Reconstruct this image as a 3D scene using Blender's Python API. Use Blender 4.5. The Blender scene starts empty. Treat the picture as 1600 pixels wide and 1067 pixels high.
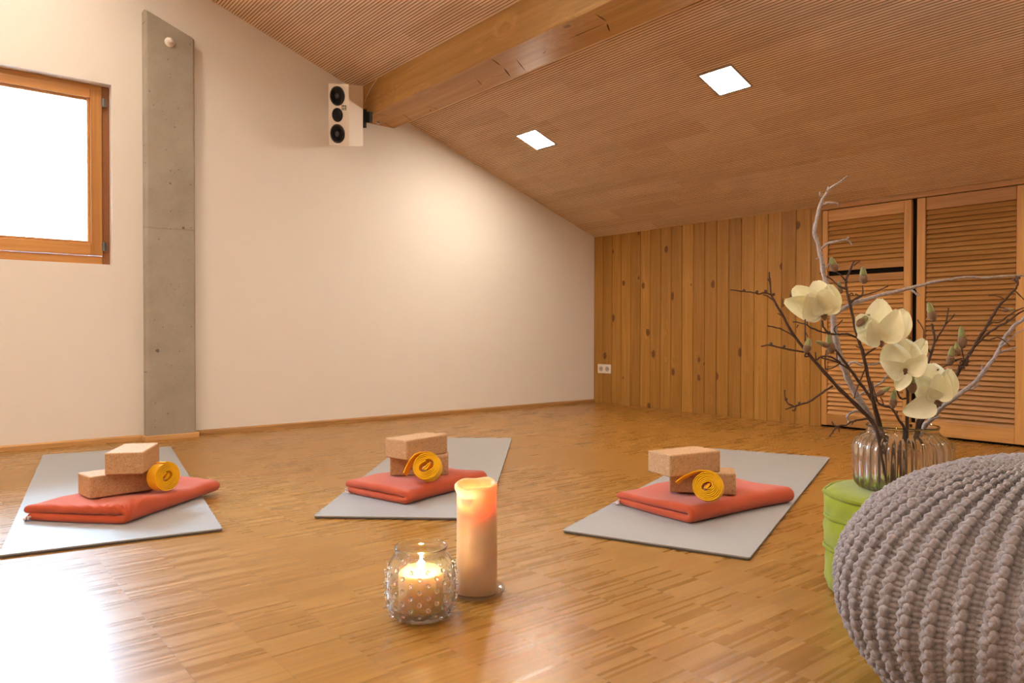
import bpy, bmesh, math, random
import numpy as np
from mathutils import Vector, Matrix
random.seed(7); rng = np.random.default_rng(7)
S = bpy.context.scene; COL = S.collection
PI = math.pi; rad = math.radians

# ------------------------------------------------------------------ camera
F_PX = 1154.86
CAM = Vector((-4.70028, -4.66325, 0.63))
YAW, PITCH, ROLL = 0.678708, -0.0137131, 0.00155973
FW = Vector((math.sin(YAW)*math.cos(PITCH), math.cos(YAW)*math.cos(PITCH), math.sin(PITCH)))
_r = Vector((math.cos(YAW), -math.sin(YAW), 0)); _u = _r.cross(FW)
RT = _r*math.cos(ROLL) + _u*math.sin(ROLL); UP = -_r*math.sin(ROLL) + _u*math.cos(ROLL)
cd = bpy.data.cameras.new('camera'); cam = bpy.data.objects.new('camera', cd); COL.objects.link(cam)
cam.matrix_world = Matrix(((RT.x, UP.x, -FW.x, CAM.x), (RT.y, UP.y, -FW.y, CAM.y), (RT.z, UP.z, -FW.z, CAM.z), (0, 0, 0, 1)))
cd.sensor_width = 36; cd.lens = 36*F_PX/1600; cd.clip_start = .05; cd.clip_end = 200
S.camera = cam

def ray(x, y): return FW*F_PX + RT*(x-800) - UP*(y-533.5)
def at_depth(x, y, d): return CAM + ray(x, y)*(d/F_PX)            # point seen at a pixel, at a distance along the view
def on_plane(x, y, axis, val):
    D = ray(x, y); return CAM + D*((val-CAM[axis])/D[axis])
def floor_at(x, y, z=0): return on_plane(x, y, 2, z)

# ------------------------------------------------------------------ object helpers
def link(o, parent=None):
    COL.objects.link(o)
    if parent is not None: o.parent = parent
    return o
def tag(o, label=None, cat=None, group=None, kind=None):
    if label: o['label'] = label
    if cat: o['category'] = cat
    if group: o['group'] = group
    if kind: o['kind'] = kind
    return o
def thing(name, label, cat, loc=(0, 0, 0), rot=(0, 0, 0), group=None, kind=None):
    o = bpy.data.objects.new(name, None); o.empty_display_size = .05
    o.location = loc; o.rotation_euler = rot
    link(o); return tag(o, label, cat, group, kind)
def mesh_obj(name, v, f, mats, parent=None, smooth=False, loc=(0, 0, 0), rot=(0, 0, 0), idx=None):
    me = bpy.data.meshes.new(name)
    me.from_pydata([tuple(p) for p in v], [], [tuple(q) for q in f])
    if not isinstance(mats, (list, tuple)): mats = [mats]
    for m in mats: me.materials.append(m)
    if idx is not None: me.polygons.foreach_set('material_index', idx)
    if smooth: me.polygons.foreach_set('use_smooth', [True]*len(me.polygons))
    me.update()
    o = bpy.data.objects.new(name, me); o.location = loc; o.rotation_euler = rot
    return link(o, parent)
class MB:
    """collects shapes for one mesh"""
    def __init__(s): s.v = []; s.f = []; s.i = []
    def add(s, v, f, mi=0):
        n = len(s.v); s.v += [tuple(p) for p in v]
        for q in f: s.f.append(tuple(k+n for k in q)); s.i.append(mi)
        return s
    def box(s, lo, hi, mi=0, M=None):
        x0, y0, z0 = lo; x1, y1, z1 = hi
        v = [Vector(p) for p in ((x0,y0,z0),(x1,y0,z0),(x1,y1,z0),(x0,y1,z0),(x0,y0,z1),(x1,y0,z1),(x1,y1,z1),(x0,y1,z1))]
        if M is not None: v = [M @ p for p in v]
        return s.add(v, [(3,2,1,0),(4,5,6,7),(0,1,5,4),(1,2,6,5),(2,3,7,6),(3,0,4,7)], mi)
    def lathe(s, prof, n=48, mi=0, M=None, rfun=None):
        v = []; f = []
        for (r, z) in prof:
            for k in range(n):
                a = 2*PI*k/n; rr = r if rfun is None else rfun(r, z, a)
                p = Vector((rr*math.cos(a), rr*math.sin(a), z)); v.append(M @ p if M is not None else p)
        m = len(prof)
        for j in range(m-1):
            for k in range(n):
                f.append((j*n+k, j*n+(k+1) % n, (j+1)*n+(k+1) % n, (j+1)*n+k))
        if prof[0][0] > 1e-6: f.append(tuple(range(n))[::-1])
        if prof[-1][0] > 1e-6: f.append(tuple((m-1)*n+k for k in range(n)))
        return s.add(v, f, mi)
    def tube(s, pts, rads, n=8, mi=0):
        pts = [Vector(p) for p in pts]; m = len(pts)
        if not isinstance(rads, (list, tuple)): rads = [rads]*m
        t = [(pts[min(i+1, m-1)]-pts[max(i-1, 0)]).normalized() for i in range(m)]
        a = t[0].orthogonal().normalized(); v = []; f = []
        for i in range(m):
            a = (a - t[i]*a.dot(t[i]));
            a = a.normalized() if a.length > 1e-6 else t[i].orthogonal().normalized()
            b = t[i].cross(a)
            for k in range(n):
                w = 2*PI*k/n; v.append(pts[i] + (a*math.cos(w)+b*math.sin(w))*rads[i])
        for i in range(m-1):
            for k in range(n): f.append((i*n+k, i*n+(k+1) % n, (i+1)*n+(k+1) % n, (i+1)*n+k))
        f.append(tuple(range(n))[::-1]); f.append(tuple((m-1)*n+k for k in range(n)))
        return s.add(v, f, mi)
    def ball(s, c, r, nu=10, nv=6, mi=0, sc=(1, 1, 1)):
        c = Vector(c); v = [c+Vector((0, 0, -r*sc[2]))]; f = []
        for j in range(1, nv):
            ph = -PI/2+PI*j/nv
            for k in range(nu):
                a = 2*PI*k/nu; v.append(c+Vector((r*sc[0]*math.cos(ph)*math.cos(a), r*sc[1]*math.cos(ph)*math.sin(a), r*sc[2]*math.sin(ph))))
        v.append(c+Vector((0, 0, r*sc[2]))); L = len(v)-1
        for k in range(nu): f.append((0, 1+(k+1) % nu, 1+k))
        for j in range(nv-2):
            for k in range(nu): f.append((1+j*nu+k, 1+j*nu+(k+1) % nu, 1+(j+1)*nu+(k+1) % nu, 1+(j+1)*nu+k))
        for k in range(nu): f.append((L, 1+(nv-2)*nu+k, 1+(nv-2)*nu+(k+1) % nu))
        return s.add(v, f, mi)
    def build(s, name, mats, parent=None, smooth=False, loc=(0, 0, 0), rot=(0, 0, 0)):
        return mesh_obj(name, s.v, s.f, mats, parent, smooth, loc, rot, s.i)
def bevel(o, w, seg=2, angle=30):
    m = o.modifiers.new('bevel', 'BEVEL'); m.width = w; m.segments = seg; m.limit_method = 'ANGLE'; m.angle_limit = rad(angle)
    return o
def subsurf(o, n=1):
    m = o.modifiers.new('subsurf', 'SUBSURF'); m.levels = n; m.render_levels = n; return o
def smooth_path(pts, rads, sub=4):
    """Catmull-Rom through points"""
    P = [Vector(p) for p in pts]; out = []; ro = []; n = len(P)
    if n < 3: sub = 1
    for i in range(n-1):
        p0, p1, p2, p3 = P[max(i-1, 0)], P[i], P[i+1], P[min(i+2, n-1)]
        for k in range(sub):
            t = k/sub
            out.append(.5*((2*p1)+(p2-p0)*t+(2*p0-5*p1+4*p2-p3)*t*t+(3*p1-p0-3*p2+p3)*t**3)); ro.append(rads[i]*(1-t)+rads[i+1]*t)
    out.append(P[-1]); ro.append(rads[-1]); return out, ro

# ------------------------------------------------------------------ material helpers
class NT:
    def __init__(s, name):
        s.m = bpy.data.materials.new(name); s.m.use_nodes = True; s.t = s.m.node_tree; s.t.nodes.clear()
        s.out = s.n('ShaderNodeOutputMaterial')
    def n(s, typ, **kw):
        nd = s.t.nodes.new(typ)
        for k, v in kw.items(): setattr(nd, k, v)
        return nd
    def put(s, sock, v):
        if hasattr(v, 'is_output') or isinstance(v, bpy.types.NodeSocket): s.t.links.new(v, sock)
        elif v is not None: sock.default_value = v
    def math(s, op, a, b=None, c=None, clamp=False):
        nd = s.n('ShaderNodeMath', operation=op, use_clamp=clamp)
        for k, v in enumerate((a, b, c)): s.put(nd.inputs[k], v)
        return nd.outputs[0]
    def xyz(s, vec):
        nd = s.n('ShaderNodeSeparateXYZ'); s.put(nd.inputs[0], vec); return nd.outputs
    def comb(s, x, y, z):
        nd = s.n('ShaderNodeCombineXYZ')
        for k, v in enumerate((x, y, z)): s.put(nd.inputs[k], v)
        return nd.outputs[0]
    def coord(s, kind='Object'): return s.n('ShaderNodeTexCoord').outputs[kind]
    def noise(s, vec, scale, detail=3, rough=.5, dist=0):
        nd = s.n('ShaderNodeTexNoise'); s.put(nd.inputs['Vector'], vec); nd.inputs['Scale'].default_value = scale
        nd.inputs['Detail'].default_value = detail; nd.inputs['Roughness'].default_value = rough; nd.inputs['Distortion'].default_value = dist
        return nd.outputs
    def white(s, vec):
        nd = s.n('ShaderNodeTexWhiteNoise', noise_dimensions='3D'); s.put(nd.inputs['Vector'], vec); return nd.outputs
    def voro(s, vec, scale, feature='F1', rnd=1):
        nd = s.n('ShaderNodeTexVoronoi', feature=feature); s.put(nd.inputs['Vector'], vec); nd.inputs['Scale'].default_value = scale
        nd.inputs['Randomness'].default_value = rnd; return nd.outputs
    def ramp(s, fac, stops, interp='LINEAR'):
        nd = s.n('ShaderNodeValToRGB'); s.put(nd.inputs[0], fac); cr = nd.color_ramp; cr.interpolation = interp
        while len(cr.elements) < len(stops): cr.elements.new(.5)
        for e, (p, c) in zip(cr.elements, stops): e.position = p; e.color = (*c, 1) if len(c) == 3 else c
        return nd.outputs[0]
    def mix(s, fac, a, b, typ='MIX'):
        nd = s.n('ShaderNodeMix', data_type='RGBA', blend_type=typ); s.put(nd.inputs[0], fac)
        for k, v in ((6, a), (7, b)): s.put(nd.inputs[k], (*v, 1) if isinstance(v, tuple) and len(v) == 3 else v)
        return nd.outputs[2]
    def map(s, v, a, b, c=0, d=1, smooth=False):
        nd = s.n('ShaderNodeMapRange', interpolation_type='SMOOTHSTEP' if smooth else 'LINEAR')
        for k, x in enumerate((v, a, b, c, d)): s.put(nd.inputs[k], x)
        return nd.outputs[0]
    def vmul(s, vec, sc):
        nd = s.n('ShaderNodeVectorMath', operation='MULTIPLY'); s.put(nd.inputs[0], vec); nd.inputs[1].default_value = sc; return nd.outputs[0]
    def vadd(s, a, b):
        nd = s.n('ShaderNodeVectorMath', operation='ADD'); s.put(nd.inputs[0], a); s.put(nd.inputs[1], b); return nd.outputs[0]
    def bump(s, h, strength=.3, dist=.005):
        nd = s.n('ShaderNodeBump'); s.put(nd.inputs['Height'], h); nd.inputs['Strength'].default_value = strength; nd.inputs['Distance'].default_value = dist
        return nd.outputs[0]
    def pbsdf(s, color, rough=.5, spec=.5, normal=None, **kw):
        nd = s.n('ShaderNodeBsdfPrincipled')
        s.put(nd.inputs['Base Color'], (*color, 1) if isinstance(color, tuple) and len(color) == 3 else color)
        s.put(nd.inputs['Roughness'], rough); s.put(nd.inputs['Specular IOR Level'], spec)
        if normal is not None: s.put(nd.inputs['Normal'], normal)
        for k, v in kw.items(): s.put(nd.inputs[k.replace('_', ' ')], v)
        s.t.links.new(nd.outputs[0], s.out.inputs[0]); return nd
    def done(s): return s.m

def srgb(r, g, b):
    f = lambda c: c/12.92 if c <= .04045 else ((c+.055)/1.055)**2.4
    return (f(r/255), f(g/255), f(b/255))
def plain(name, color, rough=.5, spec=.5, noise=0, nscale=40, bump=0, **kw):
    t = NT(name); c = color; nrm = None
    if noise or bump:
        nz = t.noise(t.coord(), nscale, 4)
        if noise: c = t.mix(nz[0], tuple(x*(1-noise) for x in color), tuple(min(1, x*(1+noise)) for x in color))
        if bump: nrm = t.bump(nz[0], bump, .003)
    t.pbsdf(c, rough, spec, nrm, **kw); return t.done()
def wood(name, c_dark, c_light, c_knot, axis=2, scale=1, knots=0, rough=.45, board=None, spec=.3, per_object=True, boardvar=.25, flat=None):
    """grain runs along the given axis; board = (axis, pitch) gives every board its own offset and tone"""
    t = NT(name); co = t.coord()
    off = None; tone = None
    if board is not None:
        c = t.xyz(co); idn = t.math('FLOOR', t.math('DIVIDE', c[board[0]], board[1]))
        w = t.white(t.comb(idn, 3.1, 1.7)); tone = w[0]
        off = t.vmul(w[1], (7, 7, 7)); co = t.vadd(co, off)
    elif per_object:
        r = t.n('ShaderNodeObjectInfo').outputs['Random']; tone = r
        co = t.vadd(co, t.comb(t.math('MULTIPLY', r, 13.), t.math('MULTIPLY', r, 29.), t.math('MULTIPLY', r, 7.)))
    sc = [34*scale]*3; sc[axis] = 1.6*scale
    kn = None; vec = t.vmul(co, tuple(sc))
    if knots:
        ks = [1, 1, 1]; ks[axis] = .62
        if flat is not None: ks[flat] = 0
        kw = [0 if k == 0 else .016 for k in ks]; kc = t.vadd(t.vmul(co, tuple(ks)), t.vmul(t.noise(co, 55, 2)[1], tuple(kw)))
        v = t.voro(kc, knots, rnd=1.); rnd = t.xyz(v[1])
        rr = t.map(t.math('POWER', rnd[0], 1.6), .1, 1, -.04, .17)
        kn = t.map(t.math('SUBTRACT', v[0], rr), -.01, .05, 1, 0, True)
        halo = t.map(v[0], 0, .35, 1, 0, True)
        vec = t.vadd(vec, t.comb(t.math('MULTIPLY', halo, 2.), t.math('MULTIPLY', halo, 2.), t.math('MULTIPLY', halo, 1.)))
    n1 = t.noise(vec, 1, 4, .6, .6)[0]
    sc2 = [140*scale]*3; sc2[axis] = 3*scale
    n2 = t.noise(t.vmul(co, tuple(sc2)), 1, 2)[0]
    fac = t.math('ADD', t.math('MULTIPLY', n1, .75), t.math('MULTIPLY', n2, .25))
    col = t.ramp(fac, [(.3, c_dark), (.52, tuple((a+b)/2 for a, b in zip(c_dark, c_light))), (.68, c_light)])
    if tone is not None:
        k = t.map(tone, 0, 1, 1-boardvar, 1+boardvar*.6)
        col = t.mix(1., col, t.comb(k, t.math('POWER', k, 1.15), t.math('POWER', k, 1.3)), 'MULTIPLY')
    if kn is not None: col = t.mix(t.math('MULTIPLY', kn, .85), col, c_knot)
    t.pbsdf(col, rough, spec, t.bump(fac, .12, .002)); return t.done()

# ------------------------------------------------------------------ materials
def floor_mat():
    t = NT('industrial oak parquet'); c = t.xyz(t.coord())
    PITCHX, X0, W = .145, -4.459, .0085
    cf = t.math('DIVIDE', t.math('SUBTRACT', c[0], X0), PITCHX); ci = t.math('FLOOR', cf); cfr = t.math('FRACT', cf)
    cw = t.white(t.comb(ci, 5.3, .7))[0]
    yf = t.math('DIVIDE', t.math('ADD', c[1], t.math('MULTIPLY', cw, .37)), W); yi = t.math('FLOOR', yf); yfr = t.math('FRACT', yf)
    w1 = t.white(t.comb(ci, yi, 2.1))[0]
    w2 = t.white(t.comb(ci, t.math('FLOOR', t.math('DIVIDE', yi, 3.)), 8.1))[0]
    gr = t.noise(t.comb(t.math('MULTIPLY', c[0], 9.), t.math('MULTIPLY', c[1], 260.), t.math('MULTIPLY', w1, 40.)), 1, 3, .6)[0]
    fac = t.math('ADD', t.math('ADD', t.math('MULTIPLY', w1, .62), t.math('MULTIPLY', w2, .10)), t.math('MULTIPLY', gr, .34))
    col = t.ramp(fac, [(.14, (.238, .108, .0165)), (.5, (.30, .142, .0245)), (.9, (.37, .188, .037))])
    j = t.math('MAXIMUM', t.map(t.math('ABSOLUTE', t.math('SUBTRACT', cfr, .5)), .4935, .499), t.math('MULTIPLY', t.map(t.math('ABSOLUTE', t.math('SUBTRACT', yfr, .5)), .44, .5), .25))
    col = t.mix(t.math('MULTIPLY', j, .5), col, (.12, .055, .018))
    big = t.noise(t.coord(), 1.3, 2)[0]
    ro = t.math('ADD', t.map(big, .3, .7, .27, .34), t.math('MULTIPLY', t.math('SUBTRACT', w1, .5), .1))
    h = t.math('SUBTRACT', t.math('MULTIPLY', gr, .3), t.math('MULTIPLY', j, .5))
    t.pbsdf(col, ro, .5, t.bump(h, .10, .0012)); return t.done()
def ceiling_mat():
    t = NT('grooved acoustic wood panels'); c = t.xyz(t.coord())
    s = t.math('DIVIDE', t.math('ABSOLUTE', c[0]), .0157)
    si = t.math('FLOOR', s); pi_ = t.math('FLOOR', t.math('DIVIDE', si, 8.))
    o = t.white(t.comb(pi_, 1.3, 4.4))[0]
    yi = t.math('FLOOR', t.math('DIVIDE', t.math('ADD', c[1], t.math('MULTIPLY', o, 3.)), .62))
    w = t.white(t.comb(pi_, yi, 2.2))[0]
    w1 = t.white(t.comb(si, yi, 6.2))[0]
    gr = t.noise(t.comb(t.math('MULTIPLY', c[0], 160.), t.math('MULTIPLY', c[1], 4.), t.math('MULTIPLY', c[2], 160.)), 1, 3)[0]
    fac = t.math('ADD', t.math('ADD', t.math('MULTIPLY', w, .5), t.math('MULTIPLY', w1, .25)), t.math('MULTIPLY', gr, .3))
    col = t.ramp(fac, [(.1, (.66, .465, .28)), (.5, (.77, .57, .365)), (.95, (.84, .65, .44))])
    t.pbsdf(col, .5, .3); return t.done()
def concrete_mat():
    t = NT('formwork concrete'); co = t.coord()
    n = t.noise(co, 5, 5, .6)[0]; n2 = t.noise(co, 90, 3)[0]
    col = t.ramp(t.math('ADD', t.math('MULTIPLY', n, .75), t.math('MULTIPLY', n2, .25)), [(.25, (.29, .25, .20)), (.6, (.38, .335, .275)), (.85, (.43, .385, .32))])
    cf_ = t.vmul(co, (1, 0, 1)); v = t.voro(cf_, 13); r = t.xyz(v[1]); rr = t.map(r[0], .5, 1, -.06, .15)
    pit = t.map(t.math('SUBTRACT', t.math('ADD', v[0], t.math('MULTIPLY', t.math('SUBTRACT', n2, .5), .12)), rr), -.01, .02, 1, 0)
    v2 = t.voro(cf_, 45); r2 = t.xyz(v2[1]); pit2 = t.map(t.math('SUBTRACT', v2[0], t.map(r2[0], .7, 1, -.08, .24)), -.01, .03, 1, 0)
    p = t.math('MAXIMUM', pit, t.math('MULTIPLY', pit2, .6))
    z = t.xyz(co)[2]; wob = t.math('MULTIPLY', t.math('SUBTRACT', t.noise(co, 12, 2)[0], .5), .02)
    jl = t.map(t.math('ABSOLUTE', t.math('SUBTRACT', t.math('ADD', z, wob), 1.222)), .002, .006, 1, 0)
    col = t.mix(t.math('MULTIPLY', p, .8), col, (.09, .075, .06)); col = t.mix(t.math('MULTIPLY', jl, .35), col, (.2, .17, .13))
    t.pbsdf(col, .8, .25, t.bump(t.math('SUBTRACT', n2, t.math('MULTIPLY', t.math('MAXIMUM', p, jl), 2.)), .25, .004)); return t.done()
def cork_mat():
    t = NT('pressed cork'); co = t.coord()
    v = t.voro(co, 480); r = t.xyz(v[1])
    v2 = t.voro(co, 210); r2 = t.xyz(v2[1])
    fac = t.math('ADD', t.math('MULTIPLY', r[0], .6), t.math('MULTIPLY', r2[0], .4))
    col = t.ramp(fac, [(.05, (.32, .16, .068)), (.3, (.45, .26, .128)), (.6, (.51, .31, .16)), (.95, (.58, .37, .205))])
    t.pbsdf(col, .75, .25, t.bump(v[0], .2, .001)); return t.done()
def fabric_mat(name, color, nscale=700, var=.12, bump=.25, sheen=.4, rough=.9):
    t = NT(name); co = t.coord(); n = t.noise(co, nscale, 3, .6)[0]; n2 = t.noise(co, 18, 3)[0]
    f = t.math('ADD', t.math('MULTIPLY', n, .5), t.math('MULTIPLY', n2, .5))
    col = t.ramp(f, [(.3, tuple(x*(1-var) for x in color)), (.7, tuple(min(1, x*(1+var)) for x in color))])
    t.pbsdf(col, rough, .15, t.bump(n, bump, .002), Sheen_Weight=sheen, Sheen_Roughness=.5); return t.done()
def knit_mat():
    t = NT('knitted cotton cord'); uv = t.xyz(t.coord('UV')); co = t.coord()
    ply = t.math('SINE', t.math('ADD', t.math('MULTIPLY', uv[0], 2*PI*5.0), t.math('MULTIPLY', uv[1], 2*PI*3)))
    ply2 = t.math('SINE', t.math('SUBTRACT', t.math('MULTIPLY', uv[0], 2*PI*5.0), t.math('MULTIPLY', uv[1], 2*PI*3)))
    br = t.math('MULTIPLY', ply, ply2); n = t.noise(co, 420, 3)[0]; n2 = t.noise(co, 60, 2)[0]
    f = t.math('ADD', t.math('MULTIPLY', br, .16), t.math('ADD', t.math('MULTIPLY', n, .6), t.math('MULTIPLY', n2, .25)))
    col = t.ramp(f, [(.12, (.165, .138, .137)), (.45, (.26, .224, .225)), (.8, (.35, .308, .31))])
    t.pbsdf(col, .9, .12, t.bump(t.math('ADD', br, t.math('MULTIPLY', n, .8)), .3, .0012), Sheen_Weight=.3); return t.done()
def glass_mat(name, color=(1, 1, 1), rough=0., ior=1.45, thin=.2):
    t = NT(name); g = t.n('ShaderNodeBsdfGlass'); g.inputs['Color'].default_value = (*color, 1); g.inputs['Roughness'].default_value = rough; g.inputs['IOR'].default_value = ior
    tr = t.n('ShaderNodeBsdfTransparent'); mx = t.n('ShaderNodeMixShader'); mx.inputs[0].default_value = thin
    t.t.links.new(g.outputs[0], mx.inputs[1]); t.t.links.new(tr.outputs[0], mx.inputs[2]); t.t.links.new(mx.outputs[0], t.out.inputs[0]); return t.done()
def pane_mat():
    t = NT('window pane glass'); tr = t.n('ShaderNodeBsdfTransparent'); gl = t.n('ShaderNodeBsdfGlossy'); gl.inputs['Roughness'].default_value = .02
    tr.inputs['Color'].default_value = (.96, .98, .98, 1)
    fr = t.n('ShaderNodeFresnel'); fr.inputs[0].default_value = 1.45; mx = t.n('ShaderNodeMixShader')
    t.t.links.new(fr.outputs[0], mx.inputs[0]); t.t.links.new(tr.outputs[0], mx.inputs[1]); t.t.links.new(gl.outputs[0], mx.inputs[2]); t.t.links.new(mx.outputs[0], t.out.inputs[0]); return t.done()
def emit_mat(name, color, strength):
    t = NT(name); e = t.n('ShaderNodeEmission'); e.inputs[0].default_value = (*color, 1); e.inputs[1].default_value = strength
    t.t.links.new(e.outputs[0], t.out.inputs[0]); return t.done()
def wax_mat(name, color, radius, scale=1., rough=.4):
    t = NT(name); t.pbsdf(color, rough, .4, None, Subsurface_Weight=1., Subsurface_Radius=radius, Subsurface_Scale=scale); return t.done()

M = {}
M['floor'] = floor_mat(); M['ceiling'] = ceiling_mat(); M['concrete'] = concrete_mat(); M['cork'] = cork_mat()
M['wall'] = plain('warm white wall paint', (.775, .725, .66), .9, .2, .02, 6, .03)
M['pine_wall'] = wood('knotty pine boards', (.315, .145, .025), (.455, .238, .054), (.11, .04, .012), 2, 1, 9.5, .4, (1, .1075), boardvar=.17, flat=0)
M['pine_v'] = wood('pine, upright grain', (.42, .20, .055), (.58, .31, .10), (.15, .06, .02), 2, 1, 0, .4)
M['pine_h'] = wood('pine, level grain', (.40, .185, .05), (.59, .315, .105), (.15, .06, .02), 1, 1, 0, .4)
M['beam'] = wood('oiled spruce beam', (.33, .16, .04), (.53, .29, .09), (.10, .05, .02), 1, .5, 4, .45, per_object=False)
M['oak_trim'] = wood('oak skirting', (.42, .22, .075), (.60, .35, .14), (.2, .1, .04), 0, 1, 0, .4)
M['larch'] = wood('larch window wood', (.46, .20, .055), (.62, .31, .10), (.2, .1, .04), 0, .7, 0, .35)
M['larch_v'] = wood('larch window wood, upright', (.46, .20, .055), (.62, .31, .10), (.2, .1, .04), 2, .7, 0, .35)
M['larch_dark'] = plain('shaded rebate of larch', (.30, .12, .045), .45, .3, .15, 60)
M['dark_gap'] = plain('painted gap shade', (.012, .009, .007), .9, .1)  # near-black colour paints in the shade of gaps and cupboard interior
M['felt'] = plain('dark acoustic felt in grooves', (.22, .125, .065), .95, .1)
M['mat_top'] = plain('grey foam mat', (.325, .325, .325), .48, .45, .04, 300, .08)
M['mat_under'] = plain('dark lower mat layer', (.10, .085, .08), .8, .2)  # lower slab, darker than the top foam
M['blanket'] = fabric_mat('coral fleece', (.48, .076, .026), 900, .10, .3, .25)
M['fringe'] = fabric_mat('pale woven selvedge', (.62, .47, .45), 900, .2, .3, .2)
M['strap'] = fabric_mat('yellow cotton webbing', (.88, .46, .006), 1500, .06, .2, .1, .75)
M['metal'] = plain('polished steel', (.62, .60, .57), .25, .5, Metallic=1.)
M['dark_metal'] = plain('dull hinge metal', (.20, .19, .17), .4, .5, Metallic=1.)
M['white_lacquer'] = plain('cream lacquered wood', (.78, .70, .60), .45, .4, .02, 80)
M['rubber'] = plain('black rubber cone', (.018, .017, .018), .45, .4)
M['cone'] = plain('charcoal cone', (.035, .033, .036), .35, .5)
M['black'] = plain('matt black', (.008, .008, .009), .6, .3)
M['badge'] = plain('dark badge', (.11, .10, .09), .35, .5)
M['white_plastic'] = plain('white plastic', (.78, .70, .60), .4, .4)
M['grey_plastic'] = plain('socket recess', (.42, .36, .30), .5, .4)
M['white_paint'] = plain('white painted metal', (.80, .74, .66), .4, .4)
M['knit'] = knit_mat(); M['filling'] = fabric_mat('inner lining', (.20, .165, .155), 300)
M['green'] = fabric_mat('lime cotton', (.255, .30, .016), 500, .12, .3, .25)
M['green_cord'] = fabric_mat('lime piping', (.225, .27, .014), 500, .1, .3, .2)
M['glass'] = glass_mat('clear glass', (.985, .99, .985), 0., 1.46)
M['glass_hob'] = glass_mat('hobnail glass', (1, 1, 1), 0., 1.62, 0.); M['glass_vase'] = glass_mat('clear ribbed glass', (.99, .99, .985), 0., 1.46, .08); M['glass_dish'] = glass_mat('thin saucer glass', (1, 1, 1), 0., 1.46, .4); M['pane'] = pane_mat()
M['diffuser'] = emit_mat('lit lamp diffuser', (1., .865, .71), 118.)
M['lamp_frame'] = plain('brushed lamp frame', (.45, .40, .34), .4, .5, Metallic=.6)
M['flame'] = emit_mat('candle flame', (1., .74, .42), 3200.); M['flame_deep'] = emit_mat('sunken candle flame', (1., .64, .30), 170.)
M['wax'] = wax_mat('peach wax', (.56, .375, .225), (.050, .027, .009))
M['wax_jar'] = wax_mat('cream peach wax', (.84, .55, .29), (.030, .015, .005))
M['wick'] = plain('burnt wick', (.02, .015, .01), .9)
M['bark'] = plain('dark magnolia bark', (.085, .048, .032), .75, .25, .35, 160, .4)
M['lichen'] = plain('lichen covered bark', (.40, .34, .315), .9, .15, .55, 190, .6)
M['bud_green'] = fabric_mat('downy bud', (.25, .25, .085), 500, .2, .3, .5)
M['bud_brown'] = fabric_mat('bud scales', (.20, .115, .062), 300, .3, .3, .2)
def petal_mat():
    t = NT('cream magnolia petal'); n = t.noise(t.coord(), 60, 3)[0]
    col = t.ramp(n, [(.3, (.90, .87, .64)), (.7, (.95, .93, .76))])
    b = t.n('ShaderNodeBsdfPrincipled'); s = t
    s.put(b.inputs['Base Color'], col); b.inputs['Roughness'].default_value = .6; b.inputs['Specular IOR Level'].default_value = .25
    tl = t.n('ShaderNodeBsdfTranslucent'); s.put(tl.inputs[0], col); mx = t.n('ShaderNodeMixShader'); mx.inputs[0].default_value = .3
    t.t.links.new(b.outputs[0], mx.inputs[1]); t.t.links.new(tl.outputs[0], mx.inputs[2]); t.t.links.new(mx.outputs[0], t.out.inputs[0]); return t.done()
M['petal'] = petal_mat()

# ------------------------------------------------------------------ room shell
X_L, RIDGE, Y_N = -10.0, -5.0, -8.6              # far left wall, ridge line, wall behind the viewer
Z_K = 1.466; SL = math.tan(rad(19.557))
def zc(x): return Z_K + SL*(-x if x > RIDGE else x-X_L)
def structure(o): o['kind'] = 'structure'; return o

structure(mesh_obj('floor', [(X_L, Y_N, 0), (.06, Y_N, 0), (.06, .02, 0), (X_L, .02, 0)], [(0, 1, 2, 3)], M['floor']))
# gable wall with the window opening, with its real thickness
WX0, WX1, WZ0, WZ1 = -4.95, -3.834, 1.0015, 2.0125
TH = .34
b = MB()
for Y, flip in ((0, False), (TH, True)):
    v = [(X_L, Y, 0), (WX0, Y, 0), (WX1, Y, 0), (0, Y, 0), (X_L, Y, WZ0), (WX0, Y, WZ0), (WX1, Y, WZ0), (0, Y, WZ0),
         (X_L, Y, Z_K+.03), (WX0, Y, WZ1), (WX1, Y, WZ1), (0, Y, Z_K+.03), (RIDGE, Y, zc(RIDGE)+.03), (X_L, Y, WZ0), (WX1, Y, zc(WX1)+.03), (WX0, Y, zc(WX0)+.03)]
    f = [(0, 1, 5, 4), (1, 2, 6, 5), (2, 3, 7, 6), (4, 5, 9, 15, 12, 8), (6, 7, 11, 14, 10), (9, 10, 14, 15)]
    b.add(v, [q[::-1] if flip else q for q in f])
b.add([(WX0, 0, WZ0), (WX1, 0, WZ0), (WX1, 0, WZ1), (WX0, 0, WZ1), (WX0, TH, WZ0), (WX1, TH, WZ0), (WX1, TH, WZ1), (WX0, TH, WZ1)],
      [(0, 1, 5, 4), (1, 2, 6, 5), (2, 3, 7, 6), (3, 0, 4, 7)])
structure(b.build('wall_left', M['wall']))
structure(mesh_obj('wall_rear', [(X_L, Y_N, 0), (0, Y_N, 0), (0, Y_N, Z_K), (RIDGE, Y_N, zc(RIDGE)), (X_L, Y_N, Z_K)], [(4, 3, 2, 1, 0)], M['wall']))
structure(mesh_obj('wall_far', [(X_L, Y_N, 0), (X_L, 0, 0), (X_L, 0, Z_K), (X_L, Y_N, Z_K)], [(0, 1, 2, 3)], M['wall']))
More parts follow.
